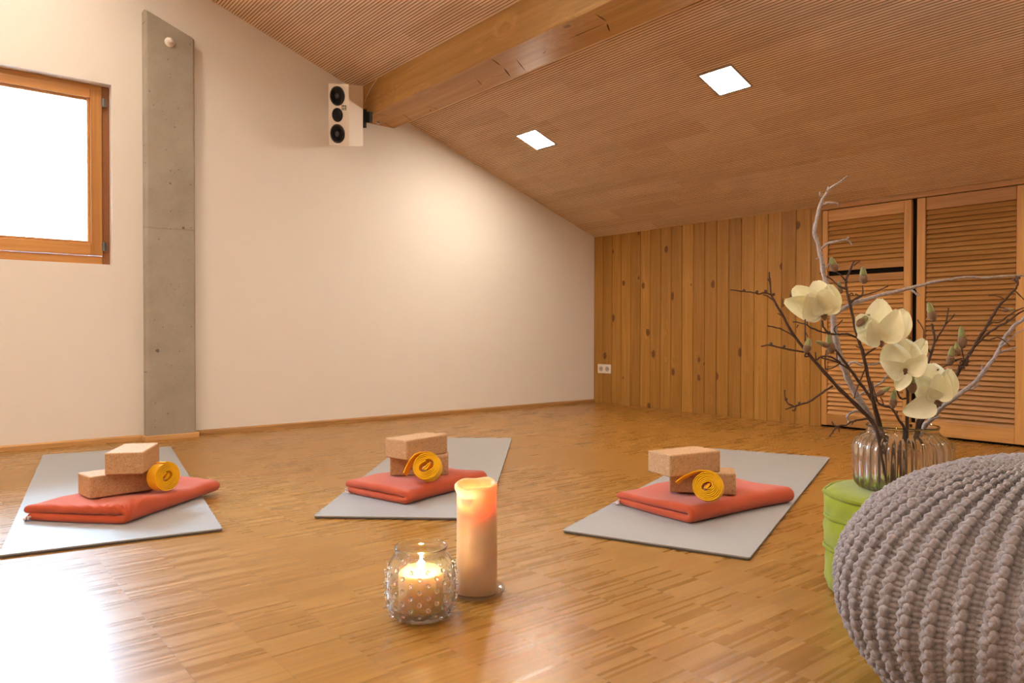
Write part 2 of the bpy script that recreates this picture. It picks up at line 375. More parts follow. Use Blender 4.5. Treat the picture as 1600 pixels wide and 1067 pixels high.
# grooved ceiling: real slats with grooves on the slope the photo shows, plain on the other slope
b = MB(); P_ = .0157; G = .0036; DP = .008
nx, nz_ = -math.sin(math.atan(SL)), -math.cos(math.atan(SL))     # inward normal of the visible slope
n_sl = int((-RIDGE)/P_)
for k in range(n_sl):
    xa, xb = -k*P_, -(k*P_+P_-G); xc = -(k+1)*P_
    za, zb_, zc_ = zc(xa), zc(xb), zc(xc)
    ex, ez = nx*-DP, nz_*-DP
    ring = [(xa, za), (xb, zb_), (xb+ex, zb_+ez), (xc+ex, zc_+ez), (xc, zc_)]
    v = [(x, Y, z) for Y in (Y_N, .004) for (x, z) in ring]
    b.add(v, [(0, 1, 6, 5)]); b.add(v, [(i, i+1, i+6, i+5) for i in range(1, 4)], 1)
xe = -n_sl*P_
b.add([(xe, Y_N, zc(xe)), (xe, 0, zc(xe)), (RIDGE, 0, zc(RIDGE)), (RIDGE, Y_N, zc(RIDGE))], [(0, 1, 2, 3)])
b.add([(RIDGE, Y_N, zc(RIDGE)), (RIDGE, 0, zc(RIDGE)), (X_L, 0, Z_K), (X_L, Y_N, Z_K)], [(0, 1, 2, 3)])
b.add([(.2, Y_N, Z_K+.03), (.2, .3, Z_K+.03), (RIDGE, .3, zc(RIDGE)+.1), (RIDGE, Y_N, zc(RIDGE)+.1)], [(0, 1, 2, 3)])
structure(b.build('ceiling', [M['ceiling'], M['felt']]))
# knotty pine wall: V-jointed upright boards
CY0, CY1, CY2, CY3 = -2.122, -2.697, -2.722, -3.292          # wardrobe left edge, gap, next unit
b = MB(); BW = .1075
def boards(y_hi, y_lo, z0, z1):
    y = y_hi
    while y > y_lo+1e-4:
        y2 = max(y-BW, y_lo); c = .003
        ring = [(.012, y), (0, y-c), (0, y2+c), (.012, y2)]
        b.add([(x, yy, z) for z in (z0, z1) for (x, yy) in ring], [(i, i+4, i+5, i+1) for i in range(3)])
        y = y2
boards(0, CY0, 0, Z_K+.003); boards(CY3-.02, Y_N, 0, Z_K+.003)
b.add([(.034, .05, -.02), (.034, Y_N, -.02), (.034, Y_N, Z_K+.06), (.034, .05, Z_K+.06)], [(0, 1, 2, 3)], 1)  # dark backing and corner strip, added behind the boards to stop light leaks
b.add([(0, .0, 0), (.034, .05, 0), (.034, .05, Z_K+.03), (0, 0, Z_K+.03)], [(0, 1, 2, 3)], 1)
structure(b.build('wall_right', [M['pine_wall'], M['dark_gap']]))
# skirting
def skirting(name, x0, x1, y, t=.014, h=.030, ends=False):
    b = MB(); v = [(0, 0), (-t, 0), (-t, h-.008), (-.005, h), (0, h)]
    b.add([(x, y+a, z) for x in (x0, x1) for a, z in v], [(i, (i+1) % 5, 5+(i+1) % 5, 5+i) for i in range(5)]+[(4, 3, 2, 1, 0), (5, 6, 7, 8, 9)])
    return structure(b.build(name, M['oak_trim']))
KX0, KX1, KD = -3.677, -3.405, .068
skirting('baseboard_left', KX1+.012, -.002, -.001); skirting('baseboard_left.001', X_L+.01, KX0-.012, -.001)
b = MB(); t_ = .014; h_ = .028
ring = [(KX0-t_, -.001), (KX0-t_, -KD-t_), (KX1+t_, -KD-t_), (KX1+t_, -.001), (KX1+.0005, -.001), (KX1+.0005, -KD-.0005), (KX0-.0005, -KD-.0005), (KX0-.0005, -.001)]
b.add([(x, y, z) for z in (0, h_) for x, y in ring], [(i, (i+1) % 8, 8+(i+1) % 8, 8+i) for i in range(8)]+[(8, 9, 14, 15), (9, 10, 13, 14), (10, 11, 12, 13)])
structure(bevel(b.build('trim_1', M['oak_trim']), .004, 1))

# window: frame, sash, hinges, pane
wt = structure(thing('window_1', 'tilting timber window in the white gable wall', 'window', ((WX0+WX1)/2, .06, WZ0))); hw = (WX1-WX0)/2; hh = WZ1-WZ0
def frame_mb(x0, x1, z0, z1, w, y0, y1, wb=None, wt_=None):
    wb = w if wb is None else wb; wt_ = w if wt_ is None else wt_
    h = MB().box((x0+w, y0, z0), (x1-w, y1, z0+wb)).box((x0+w, y0, z1-wt_), (x1-w, y1, z1))
    v = MB().box((x0, y0, z0), (x0+w, y1, z1)).box((x1-w, y0, z0), (x1, y1, z1))
    return h, v
h, v = frame_mb(-hw, hw, 0, hh, .038, .012, .085, .050, .026)
bevel(h.build('frame_rail', M['larch'], wt), .003, 1); bevel(v.build('frame_jamb', M['larch_dark'], wt), .003, 1)
h, v = frame_mb(-hw+.040, hw-.040, .052, hh-.028, .058, -.008, .06, .066, .052)
bevel(h.build('sash_rail', M['larch'], wt), .004, 2); bevel(v.build('sash_stile', M['larch_v'], wt), .004, 2)
h, v = frame_mb(-hw+.098, hw-.098, .118, hh-.080, .015, .006, .05)
bevel(h.build('glazing_bead', M['larch'], wt), .003, 1); bevel(v.build('glazing_bead', M['larch_v'], wt), .003, 1)
MB().box((-hw+.105, .028, .125), (hw-.105, .034, hh-.088)).build('pane', M['pane'], wt)
for zz in (.105, hh-.095):
    o = MB().lathe([(0, -.026), (.0085, -.025), (.0085, .025), (0, .026)], 14).box((-.016, -.004, -.022), (.016, .004, .02)).build('hinge', M['dark_metal'], wt, False, (hw-.030, -.004, zz)); bevel(o, .002, 1)

# ------------------------------------------------------------------ concrete pilaster and roof beam
pt = thing('concrete_pilaster', 'grey pitted concrete pilaster standing against the white wall', 'pillar', ((KX0+KX1)/2, -.034, 0))
pl = on_plane(229, 14, 1, -KD); pr = on_plane(303.5, 61, 1, -KD)
hx = (KX1-KX0)/2; b = MB(); ch = .010
ring = [(-hx, .033), (-hx, -.034+ch), (-hx+ch*1.4, -.034), (hx-ch, -.034), (hx, -.034+ch), (hx, .033)]
zt = [pl.z + (pr.z-pl.z)*((x+hx)/(2*hx)) for x, y in ring]
n = len(ring); b.add([(x, y, 0) for x, y in ring]+[(x, y, z) for (x, y), z in zip(ring, zt)], [(i, (i+1) % n, n+(i+1) % n, n+i) for i in range(n)]+[tuple(range(n, 2*n)), tuple(range(n))[::-1]])
bevel(b.build('shaft', M['concrete'], pt), .003, 1)
bp = on_plane(265, 66, 1, -KD)
Mr = Matrix.Rotation(rad(90), 4, 'X')
MB().lathe([(0, 0), (.028, 0), (.028, .004), (.024, .007), (.018, .007), (.016, .012), (.014, .026), (.009, .032), (0, .033)], 24, 0, Mr).build('bolt', M['white_paint'], pt, True, (bp.x-(KX0+KX1)/2, -.034, bp.z))

BX0, BX1, BZ = -2.3205, -2.0218, 2.0808
bt = thing('roof_beam', 'thick oiled timber purlin crossing under the slatted ceiling', 'beam', ((BX0+BX1)/2, -.0, BZ))
hb = (BX1-BX0)/2; b = MB(); c_ = .006; n = 5
ring = [(-hb, zc(BX0)-BZ+.004), (-hb, c_), (-hb+c_, 0), (hb-c_, 0), (hb, c_), (hb, zc(BX1)-BZ+.004)]
m_ = len(ring); b.add([(x, y, z) for y in (-.002, Y_N+.01) for x, z in ring], [(i, i+1, m_+i+1, m_+i) for i in range(m_-1)]+[tuple(range(m_))[::-1], tuple(range(m_, 2*m_)), (0, m_, 2*m_-1, m_-1)])
b.build('timber', M['beam'], bt)
ck = MB()                                                             # drying cracks: thin dark wedges let into the faces
for (x, y, x2, y2, w) in [(650,190,629,178,.004),(607,181,585,178,.004),(583,176,571,184,.004),(616,201,600,191,.004),(668,166,688,171,.003),(672,170,684,178,.004),(783,103,768,92,.006),(787,106,798,120,.008),(806,92,822,112,.005),(948,33,930,22,.006),(948,36,953,50,.008),(888,61,944,37,.004),(745,124,754,134,.004),(848,84,853,80,.004)]:
    A = on_plane(x, y, 2, BZ); B = on_plane(x2, y2, 2, BZ)
    A.x = min(max(A.x, BX0+.008), BX1-.008); B.x = min(max(B.x, BX0+.008), BX1-.008)
    d = (B-A); L = d.length; d.normalize(); s = Vector((-d.y, d.x, 0)); org = Vector(((BX0+BX1)/2, 0, BZ))
    pts = [A, A+d*L*.35+s*w/2, A+d*L*.75+s*w*.4, B, A+d*L*.7-s*w*.3, A+d*L*.3-s*w*.45]
    ck.add([p-org+Vector((0, 0, -.0006)) for p in pts]+[p-org+Vector((0, 0, .0004)) for p in pts], [(5, 4, 3, 2, 1, 0)]+[(i, (i+1) % 6, 6+(i+1) % 6, 6+i) for i in range(6)])
ck.build('drying_crack', plain('dark wood crack', (.07, .035, .012), .9, .1), bt)
MB().lathe([(0, 0), (.020, 0), (.020, -.003), (.012, -.004), (.011, -.012), (0, -.013)], 18).build('bolt', M['metal'], bt, False, (-.02, -.07, 0))

# ------------------------------------------------------------------ recessed ceiling lights
LG = 'square recessed ceiling lights'
def lamp(x, y, label):
    sgn = 1 if x > RIDGE else -1
    t = thing('ceiling_light', label, 'ceiling light', (x, y, zc(x)), (0, sgn*math.atan(SL), 0), LG)
    b = MB(); o_, i_ = .107, .094
    b.add([(sx*o_, sy*o_, 0.001) for sx, sy in ((-1,-1),(1,-1),(1,1),(-1,1))]+[(sx*o_, sy*o_, -.003) for sx, sy in ((-1,-1),(1,-1),(1,1),(-1,1))]+[(sx*i_, sy*i_, -.003) for sx, sy in ((-1,-1),(1,-1),(1,1),(-1,1))]+[(sx*i_, sy*i_, .001) for sx, sy in ((-1,-1),(1,-1),(1,1),(-1,1))],
          [q for i in range(4) for q in ((i, (i+1) % 4, 4+(i+1) % 4, 4+i), (4+i, 4+(i+1) % 4, 8+(i+1) % 4, 8+i), (8+i, 8+(i+1) % 4, 12+(i+1) % 4, 12+i))])
    b.build('frame', M['lamp_frame'], t)
    MB().box((-i_, -i_, -.0025), (i_, i_, -.0005)).build('diffuser', M['diffuser'], t)
lamp(-1.363, -.786, 'lit square ceiling light nearer the white gable wall, left of the two in view')
lamp(-1.370, -2.321, 'lit square ceiling light above the wardrobe side, right of the two in view')
for x in (-1.366, -4.25, -6.6, -8.7):
    for y in (-.786, -2.321, -3.86, -5.4):
        if x == -1.366 and y > -3: continue
        lamp(x, y, 'lit square ceiling light of the room, outside the photographed view')

# ------------------------------------------------------------------ loudspeaker on the beam
Fp = on_plane(545, 131.5, 1, -.33)
vd = (Fp-Vector((0, 0, .17))-CAM).normalized(); rx = vd.cross(Vector((0, 0, 1))).normalized(); ux = rx.cross(vd).normalized()
ang = rad(40); nrm = -vd*math.cos(ang) - rx*math.sin(ang); side = ux.cross(nrm).normalized()     # side: to the viewer's right along the front
SW, SH, SD = .170, .385, .145
org = Fp - side*SW/2 - ux*SH - nrm*SD/2
spk = thing('loudspeaker', 'cream two-cone loudspeaker mounted beside the timber beam', 'speaker')
spk.matrix_world = Matrix(((side.x, -nrm.x, ux.x, org.x), (side.y, -nrm.y, ux.y, org.y), (side.z, -nrm.z, ux.z, org.z), (0, 0, 0, 1)))
bevel(MB().box((-SW/2, -SD/2, 0), (SW/2, SD/2, SH)).build('cabinet', M['white_lacquer'], spk), .004, 2)
Mf = Matrix.Rotation(rad(90), 4, 'X')
def driver(z, r, port=False):
    if port:
        MB().lathe([(r, 0), (r, .004), (r*.86, .005), (r*.70, -.012), (r*.66, -.03), (0, -.03)], 32, 0, Mf).build('bass_port', M['black'], spk, True, (-.008, -SD/2-.0003, z))
    else:
        o = MB().lathe([(r, 0), (r, .005), (r*.93, .006)], 36, 0, Mf).lathe([(r*.93, .006), (r*.84, .0075), (r*.76, .003)], 36, 0, Mf).build('driver', M['rubber'], spk, True, (-.008, -SD/2-.0003, z))
        MB().lathe([(r*.76, .003), (r*.36, .0010), (r*.36, .001), (r*.28, .007), (r*.14, .011), (0, .012)], 36, 0, Mf).build('cone', M['cone'], o, True)
driver(SH*.805, .060); driver(SH*.50, .044, True); driver(SH*.195, .060)
bd = MB().box((.028, -SD/2-.002, SH*.585), (.064, -SD/2, SH*.585+.030)).build('badge', M['badge'], spk)
lm = MB()
for (x, z, w, h) in [(.033, .006, .010, .003), (.033, .012, .004, .010), (.041, .013, .008, .008), (.053, .011, .004, .011), (.047, .004, .012, .004), (.052, .020, .006, .004)]:
    lm.box((x, -SD/2-.0026, SH*.585+z), (x+w, -SD/2-.002, SH*.585+z+h))
lm.build('lettering', M['white_plastic'], bd)
bk = MB().box((SW/2-.03, SD/2, .12), (SW/2+.005, SD/2+.03, .24)).box((SW/2-.03, SD/2+.02, .155), (SW/2+.035, SD/2+.055, .225))
bevel(bk.build('bracket', M['black'], spk), .002, 1)
iv = spk.matrix_world.inverted()
cb = [on_plane(x, y, 0, BX0-.004) for x, y in ((589, 122), (588, 125), (584, 131), (579, 139), (574, 149), (570, 158))]
cp, cr_ = smooth_path([iv @ p for p in cb], [.0022]*6)
MB().tube(cp, cr_, 6).build('cable', M['white_plastic'], spk, True)

# ------------------------------------------------------------------ wall socket
a = on_plane(935, 569, 0, 0); c = on_plane(955.5, 583.5, 0, 0)
so = thing('wall_socket', 'white double power socket low on the pine wall', 'socket', (-.0005, (a.y+c.y)/2, (a.z+c.z)/2))
bevel(MB().box((-.010, -.078, -.040), (0, .078, .040)).build('cover_plate', M['white_plastic'], so), .003, 2)
Ms = Matrix.Rotation(rad(-90), 4, 'Y')
for yy in (.037, -.037):
    o = MB().lathe([(.022, 0), (.022, .0012), (.019, .0012), (.019, .0004), (0, .0004)], 24, 0, Ms).build('outlet', M['grey_plastic'], so, False, (-.010, yy, 0))
    MB().lathe([(.003, 0), (.003, .001), (0, .001)], 8, 0, Ms @ Matrix.Translation((0, .009, 0))).lathe([(.003, 0), (.003, .001), (0, .001)], 8, 0, Ms @ Matrix.Translation((0, -.009, 0))).build('pin_hole', M['black'], o, False, (-.0006, 0, 0))

# ------------------------------------------------------------------ louvred wardrobe
structure(bevel(MB().box((-.012, CY3-.02, Z_K-.030), (.012, CY0, Z_K+.003)).build('trim_2', M['pine_h']), .002, 1))
def louvre_panel(parent, name, y_hi, y_lo, z0, z1, x=-.004, st_hi=.05, st_lo=.05, r_top=.06, r_bot=.06, pitch=.0285, side_hi=True, side_lo=True):
    """upright stiles, level rails and tilted slats"""
    b = MB(); n = max(1, round((z1-r_top-z0-r_bot)/pitch)); p = (z1-r_top-z0-r_bot)/n
    for k in range(n):
        zc0 = z0+r_bot+p*(k+.5); T = Matrix.Translation((x+.012, 0, zc0)) @ Matrix.Rotation(rad(30), 4, 'Y')
        b.box((-.0028, y_lo+.001, -p*.60), (.0028, y_hi-.001, p*.60), 0, T)
    b.box((x+.022, y_lo, z0), (x+.024, y_hi, z1), 1)  # near-black sheet puts shade between the slats by colour
    D = bevel(b.build(name, [M['pine_h'], M['dark_gap']], parent), .0012, 1)
    bevel(MB().box((x, y_lo, z0), (x+.021, y_hi, z0+r_bot)).build('rail', M['pine_h'], D), .002, 1)
    bevel(MB().box((x, y_lo, z1-r_top), (x+.021, y_hi, z1)).build('rail', M['pine_h'], D), .002, 1)
    return D
zt_ = Z_K-.034
wa = thing('louvred_wardrobe', 'louvred pine wardrobe unit next to the board wall, with dark slot and handle', 'wardrobe', (0, (CY0+CY1)/2, 0)); wy = (CY0+CY1)/2
yh, yl = CY0-wy, CY1-wy
bevel(MB().box((-.006, yh-.042, .012), (.02, yh-.004, zt_)).box((-.010, yl+.004, .012), (.02, yl+.048, zt_)).build('stile', M['pine_v'], wa), .003, 1)
louvre_panel(wa, 'flap_door', yh-.044, yl+.050, 1.030, zt_, r_top=.075, r_bot=.03)
dd = louvre_panel(wa, 'lower_door', yh-.044, yl+.050, .014, .998, r_top=.045, r_bot=.075)
hp = on_plane(1420.5, 517, 0, -.03)
hd = MB().tube([(0, 0, -.055), (0, 0, .055)], .0045, 10).tube([(0, 0, -.04), (.024, 0, -.04)], .0035, 8).tube([(0, 0, .04), (.024, 0, .04)], .0035, 8)
hd.build('handle', M['metal'], wa, True, (-.034, hp.y-wy, hp.z))
MB().box((.021, yl, 0), (.028, yh, zt_)).build('shade_sheet', M['dark_gap'], wa)  # near-black sheet added to block light and keep the gaps dark
wb_ = thing('louvred_wardrobe', 'wide louvred pine wardrobe door right of the upright dark gap', 'wardrobe', (0, (CY2+CY3)/2, 0)); wy2 = (CY2+CY3)/2
yh, yl = CY2-wy2, CY3-wy2
bevel(MB().box((-.010, yh-.050, .014), (.02, yh-.002, zt_)).box((-.010, yl+.002, .014), (.02, yl+.050, zt_)).build('stile', M['pine_v'], wb_), .003, 1)
louvre_panel(wb_, 'tall_door', yh-.052, yl+.052, .014, zt_, r_top=.075, r_bot=.085)
MB().box((.021, yl-.02, 0), (.028, yh+.03, zt_)).build('shade_sheet', M['dark_gap'], wb_)  # sheet added behind the door: blocks light, its colour stands for shade

# ------------------------------------------------------------------ yoga mats
def rect_mat(cx, cy, ang, L, W, label):
    t = thing('yoga_mat', label, 'yoga mat', (cx, cy, 0), (0, 0, rad(ang)), 'grey yoga mats around the candles')
    def slab(z0, z1, inset, name, m):
        b = MB(); r = .007; pts = []
        for (sx, sy, a0) in ((1, 1, 0), (-1, 1, 90), (-1, -1, 180), (1, -1, 270)):
            for k in range(5):
                a_ = rad(a0+k*22.5); pts.append((sx*(L/2-inset-r)+r*math.cos(a_), sy*(W/2-inset-r)+r*math.sin(a_)))
        n = len(pts); b.add([(x, y, z0) for x, y in pts]+[(x, y, z1) for x, y in pts], [(i, (i+1) % n, n+(i+1) % n, n+i) for i in range(n)]+[tuple(range(n, 2*n)), tuple(range(n))[::-1]])
        bevel(b.build(name, m, t), .0012, 2)
    slab(0, .0056, .0015, 'underside', M['mat_under']); slab(.0056, .0105, 0, 'top_foam', M['mat_top'])
    return t
rect_mat(-4.083, -1.309, 80.4, 1.895, .581, 'pale daylit yoga mat left of the others, nearest the window')
a_ = rad(48.4); cx = -3.665+math.cos(a_)*.92+math.sin(a_)*.29; cy = -2.32+math.sin(a_)*.92-math.cos(a_)*.29
rect_mat(cx, cy, 48.4, 1.84, .58, 'grey yoga mat in the middle, partly behind the pillar candle')
rect_mat(-2.162, -2.893, 21.6, 1.86, .57, 'grey yoga mat on the right, running towards the wardrobe')
ZM = .0105

# ------------------------------------------------------------------ folded blankets
def blanket(ox, oy, a_right, LU, LV, label, seed, fringe_mat, ripple=0., skew=0., sag=.0):
    """near corner at ox,oy; the fold runs along local x, the folded ends face local -x"""
    t = thing('folded_blanket', label, 'blanket', (ox, oy, ZM), (0, 0, rad(a_right)), 'coral blankets on the mats')
    T = .0265; r = T/2; rs = np.random.default_rng(seed)
    # centre line of the folded cloth in (y,z)
    zl, zu_ = T/2+.0005, T/2+.0275; rf = (zu_-zl)/2; prof = []
    ext = LU-.012
    for y in np.concatenate([[LU-.012-q for q in (0, .002, .005, .009, .014, .02)], np.linspace(LU-.04, .03+rf, 22)]): prof.append((y, zl, 0.0, -1.0, LU-.012-y))
    for k in range(13):
        th = -PI/2 - PI*k/12; prof.append((rf+.016+rf*1.0*math.cos(th)*1.25, zl+rf+rf*math.sin(th), math.cos(th), math.sin(th), 1))
    for y in np.concatenate([np.linspace(.03+rf, LU-.028, 22), [LU+.0-q for q in (.02, .014, .009, .005, .002, 0)]]): prof.append((y, zu_, 0.0, 1.0, LU-y))
    xs = np.concatenate([[0, .002, .005, .009, .014, .02], np.linspace(.03, LV-.03, 34), [LV-q for q in (.02, .014, .009, .005, .002, 0)]])
    ni, nj = len(prof), len(xs); V = []; 
    ph = rs.uniform(0, 6, 8)
    def edge(d): d = max(d, 0); return 1. if d >= r else math.sqrt(max(0, 1-(1-d/r)**2))
    for sgn in (1, -1):
        for i, (y, z, ny, nz, dy) in enumerate(prof):
            for x in xs:
                e = min(edge(dy), edge(min(x, LV-x))) if dy < r and min(x, LV-x) < r else edge(min(dy, x, LV-x))
                xx, yy, zz = x, y+sgn*ny*r*e, z+sgn*nz*r*e
                up = i > ni*.5
                if up or abs(ny) > .01:
                    w = min(1, max(0, (zz-.02)/.02))
                    zz += w*(.0035*math.sin(11*x+ph[0]+7*y)+.003*math.sin(19*y+ph[1]+5*x)+.0016*math.sin(37*x+ph[2]-23*y))
                    if ripple: # creases running from the near corner into the fold
                        d_ = math.hypot(x-.02, y+.0); zz += w*ripple*math.exp(-d_*9)*math.sin(95*math.atan2(y+.03, x+.05)*.45+55*d_+ph[3]); zz += w*ripple*.9*math.exp(-((x-.10)/.09)**2)*math.exp(-y*7)
                edge_drop = max(0, (x-LV+.10)/.10); zz -= edge_drop**2*.004*(1 if up else 0)
                far = max(0, (y-LU+.12)/.12); zz -= far**2*.008*(1 if up else 0)
                yy += .004*math.sin(9*x+ph[4]); xx += .004*math.sin(13*y+ph[5]) + skew*y
                V.append((xx, yy, max(zz, .0004+.0002*math.sin(50*x))))
    Fc = []; N = ni*nj
    for i in range(ni-1):
        for j in range(nj-1):
            a0 = i*nj+j; q = (a0, a0+1, a0+nj+1, a0+nj); Fc.append(q); Fc.append(tuple(N+k for k in q[::-1]))
    for j in range(nj-1):
        Fc.append((j, N+j, N+j+1, j+1)); e0 = (ni-1)*nj+j; Fc.append((e0, e0+1, N+e0+1, N+e0))
    for i in range(ni-1):
        a0 = i*nj; Fc.append((a0, a0+nj, N+a0+nj, N+a0)); a1 = a0+nj-1; Fc.append((a1, N+a1, N+a1+nj, a1+nj))
    o = mesh_obj('cloth', V, Fc, M['blanket'], t, True)
    bm = bmesh.new(); bm.from_mesh(o.data); bmesh.ops.remove_doubles(bm, verts=bm.verts, dist=1e-5); bmesh.ops.recalc_face_normals(bm, faces=bm.faces); bm.to_mesh(o.data); bm.free()
    # pale selvedge showing at the far left corner of the lower layer
    b = MB(); rr_ = random.Random(seed)
    for k in range(9):
        yy = LU-.010-k*.0022; b.ball((-.004+skew*yy+rr_.uniform(-.003, .003), yy+rr_.uniform(-.002, .002), .010+rr_.uniform(-.006, .008)), .0042, 7, 5)
    b.tube([(skew*LU+.001, LU-.004, .006), (skew*LU+.05, LU-.001, .008), (skew*LU+.09, LU-.002, .008)], .005, 7)
    b.build('selvedge', fringe_mat, t, True)
    return t
blanket(-4.179, -2.071, 40.5, .37, .515, 'coral folded blanket with a rumpled corner on the left mat', 3, M['fringe'], .010, -.05)
blanket(-3.347, -2.401, 16.5, .345, .47, 'coral folded blanket on the middle mat behind the pillar candle', 5, M['fringe'], .002, .06)
blanket(-2.774, -3.190, -4.0, .355, .55, 'coral folded blanket on the right mat, nearest the green pouf', 8, M['fringe'], .0, .0)
ZB = ZM+.0555

# ------------------------------------------------------------------ cork blocks
def cork(x, y, z, ang, label):
    b = MB().box((-.1125, -.06, 0), (.1125, .06, .075)); o = b.build('cork_block', M['cork'], None, False, (x, y, z), (0, 0, ang)); bevel(o, .006, 3)
    return tag(o, label, 'yoga block', 'cork yoga blocks stacked on the blankets')
Z1, Z2 = ZB+.001, ZB+.0765
cork(-4.150, -1.790, Z1, .144, 'lower cork block lying long side forward on the left blanket')
cork(-4.106, -1.797, Z2, 1.107, 'upper cork block showing its short end, on the left stack')
cork(-3.150, -2.160, Z1+.003, -.60, 'lower cork block behind the yellow roll on the middle blanket')
cork(-3.178, -2.184, Z2+.003, .238, 'upper cork block of the middle stack, above the yellow roll')
cork(-2.530, -3.050, Z1, -.93, 'lower cork block jutting out right on the right blanket')
cork(-2.622, -3.042, Z2, -.188, 'upper cork block of the right stack, overhanging left')

# ------------------------------------------------------------------ rolled straps
def strap(px, base, radius, turns, yaw, tilt, label, tail=None, core=.017, z=ZB):
    """rolled webbing; the round face looks along local -y"""
    P = floor_at(px, base, z); d = (P-CAM).dot(FW)
    t = thing('yoga_strap', label, 'yoga strap', (0, 0, 0), (0, 0, 0), 'yellow rolled straps leaning on the blocks')
    W, th = .046, .0036; path = []
    N = int(turns*40); R1 = radius
    for k in range(N+1):
        u = k/N; a = rad(100) - 2*PI*turns*(1-u); rr = core+(R1-core)*u
        sq = 1+.22*math.cos(2*(a-.6))*(1-u)**2
        path.append(Vector((rr*sq*math.cos(a), 0, rr*sq*math.sin(a))))
    inner = [Vector((core*.2, 0, -core*.25)), Vector((core*.55, 0, core*.25)), Vector((core*.75, 0, core*.6))]
    if tail:
        e = path[-1]; 
        for (dx, dz) in tail: path.append(e+Vector((dx, 0, dz)))
    def ribbon(path, W_, y0=0):
        pp, _ = path, 0; m = len(pp); v = []; f = []
        for i in range(m):
            tg = (pp[min(i+1, m-1)]-pp[max(i-1, 0)]); tg.y = 0; tg.normalize(); nn = Vector((-tg.z, 0, tg.x))
            for (sy, sn) in ((-1, -1), (1, -1), (1, 1), (-1, 1)): v.append(pp[i]+nn*th/2*sn+Vector((0, sy*W_/2+y0, 0)))
        for i in range(m-1):
            for k in range(4): f.append((i*4+k, i*4+(k+1) % 4, (i+1)*4+(k+1) % 4, (i+1)*4+k))
        f.append((3, 2, 1, 0)); q = (m-1)*4; f.append((q, q+1, q+2, q+3)); return v, f
    v, f = ribbon(path, W); o = mesh_obj('webbing', v, f, M['strap'], t)
    v, f = ribbon([Vector((-core*.55, 0, -core*.55)), Vector((-core*.1, 0, -core*.05)), Vector((core*.4, 0, core*.45)), Vector((core*.62, 0, core*.62)), Vector((core*.5, 0, core*.2)), Vector((core*.1, 0, -core*.35)), Vector((-core*.3, 0, -core*.6))], W*.9)
    mesh_obj('folded_end', v, f, M['strap'], t)
    bk = MB()
    for k, yy in enumerate((-.017, -.010)):
        pts = []
        for q in range(17):
            a = 2*PI*q/16; pts.append((-core*.30+core*.42*math.cos(a)*.8+k*.003, yy+.002*math.sin(a), -core*.40+core*.42*math.sin(a)*.8))
        bk.tube(pts, .0013, 6)
    bk.build('buckle', M['metal'], t, True)
    Rm = Matrix.Rotation(yaw, 4, 'Z') @ Matrix.Rotation(tilt, 4, 'X')
    low = min((Rm @ Vector((math.cos(a_)*radius, sy*W/2, math.sin(a_)*radius))).z for a_ in np.linspace(0, 2*PI, 60) for sy in (-1, 1))
    t.matrix_world = Matrix.Translation((P.x, P.y, z-low+.001)) @ Rm
    return t
def facing(px, off):
    D = ray(px, 533); base = math.atan2(D.y, D.x)-PI/2; return base+off
strap(255, 768, .050, 6, facing(255, rad(36)), rad(-6), 'yellow rolled strap leaning right of the left cork blocks')
strap(668, 754, .052, 5, facing(668, rad(-16)), rad(-24), 'yellow rolled strap with loose end before the middle cork blocks', [(-.020, -.001), (-.040, -.010), (-.056, -.030), (-.066, -.055), (-.074, -.082)], .024)
strap(1106, 786, .049, 6.5, facing(1106, rad(-8)), rad(-18), 'yellow rolled strap with loose end before the right cork blocks', [(-.018, .000), (-.040, -.007), (-.060, -.018), (-.078, -.030), (-.094, -.045)], .014)

# ------------------------------------------------------------------ glass dish and pillar candle
dpos = floor_at(745, 928)
dish = MB().lathe([(0, .0), (.050, 0), (.060, .003), (.0665, .010), (.0685, .0155), (.066, .0165), (.062, .012), (.055, .007), (.045, .0055), (0, .0055)], 56).build('glass_dish', M['glass_dish'], None, True, (dpos.x, dpos.y, .0006))
tag(dish, 'small clear glass saucer under the tall pillar candle', 'saucer')
pc = thing('pillar_candle', 'tall lit peach pillar candle standing on a glass saucer', 'candle', (dpos.x, dpos.y, .0066))
R, H = .0485, .262; n = 64; ring_a = [2*PI*k/n for k in range(n)]
vr = math.atan2((CAM-dpos).y, (CAM-dpos).x)                          # the melted dip of the rim faces this side
def rimz(a):
    d = math.cos(a-vr+.25); return H + .0016*math.sin(3*a+1.2)+.0012*math.sin(5*a) - .007*max(0, d)**2 + .003*max(0, -d)
prof = []
vv = []
def ringp(r_, zf): 
    for a in ring_a: vv.append((r_(a)*math.cos(a), r_(a)*math.sin(a), zf(a)))
lip = lambda a: .0045*math.exp(-((math.remainder(a-(vr-1.35), 2*PI))/.35)**2)
levels = [(lambda a: R-.003, lambda a: 0), (lambda a: R, lambda a: .003)]
for k in range(1, 9): levels.append((lambda a, k=k: R+.0004*math.sin(2*a+k), lambda a, k=k: .003+(H-.036)*k/8))
levels += [(lambda a: R-.0008, lambda a: rimz(a)-.027), (lambda a: R+.0002+lip(a)*.4, lambda a: rimz(a)-.020), (lambda a: R+.0010+lip(a), lambda a: rimz(a)-.012), (lambda a: R+.0008+lip(a), lambda a: rimz(a)-.004), (lambda a: R-.002+lip(a)*.6, lambda a: rimz(a)+.0005), (lambda a: R-.0055, lambda a: rimz(a)), (lambda a: R-.009, lambda a: rimz(a)-.005), (lambda a: R-.0115, lambda a: rimz(a)-.02), (lambda a: R-.0135, lambda a: H-.045), (lambda a: R-.019, lambda a: H-.064), (lambda a: R-.028, lambda a: H-.080), (lambda a: .010, lambda a: H-.085)]
for r_, z_ in levels: ringp(r_, z_)
m_ = len(levels); ff = [(j*n+k, j*n+(k+1) % n, (j+1)*n+(k+1) % n, (j+1)*n+k) for j in range(m_-1) for k in range(n)]
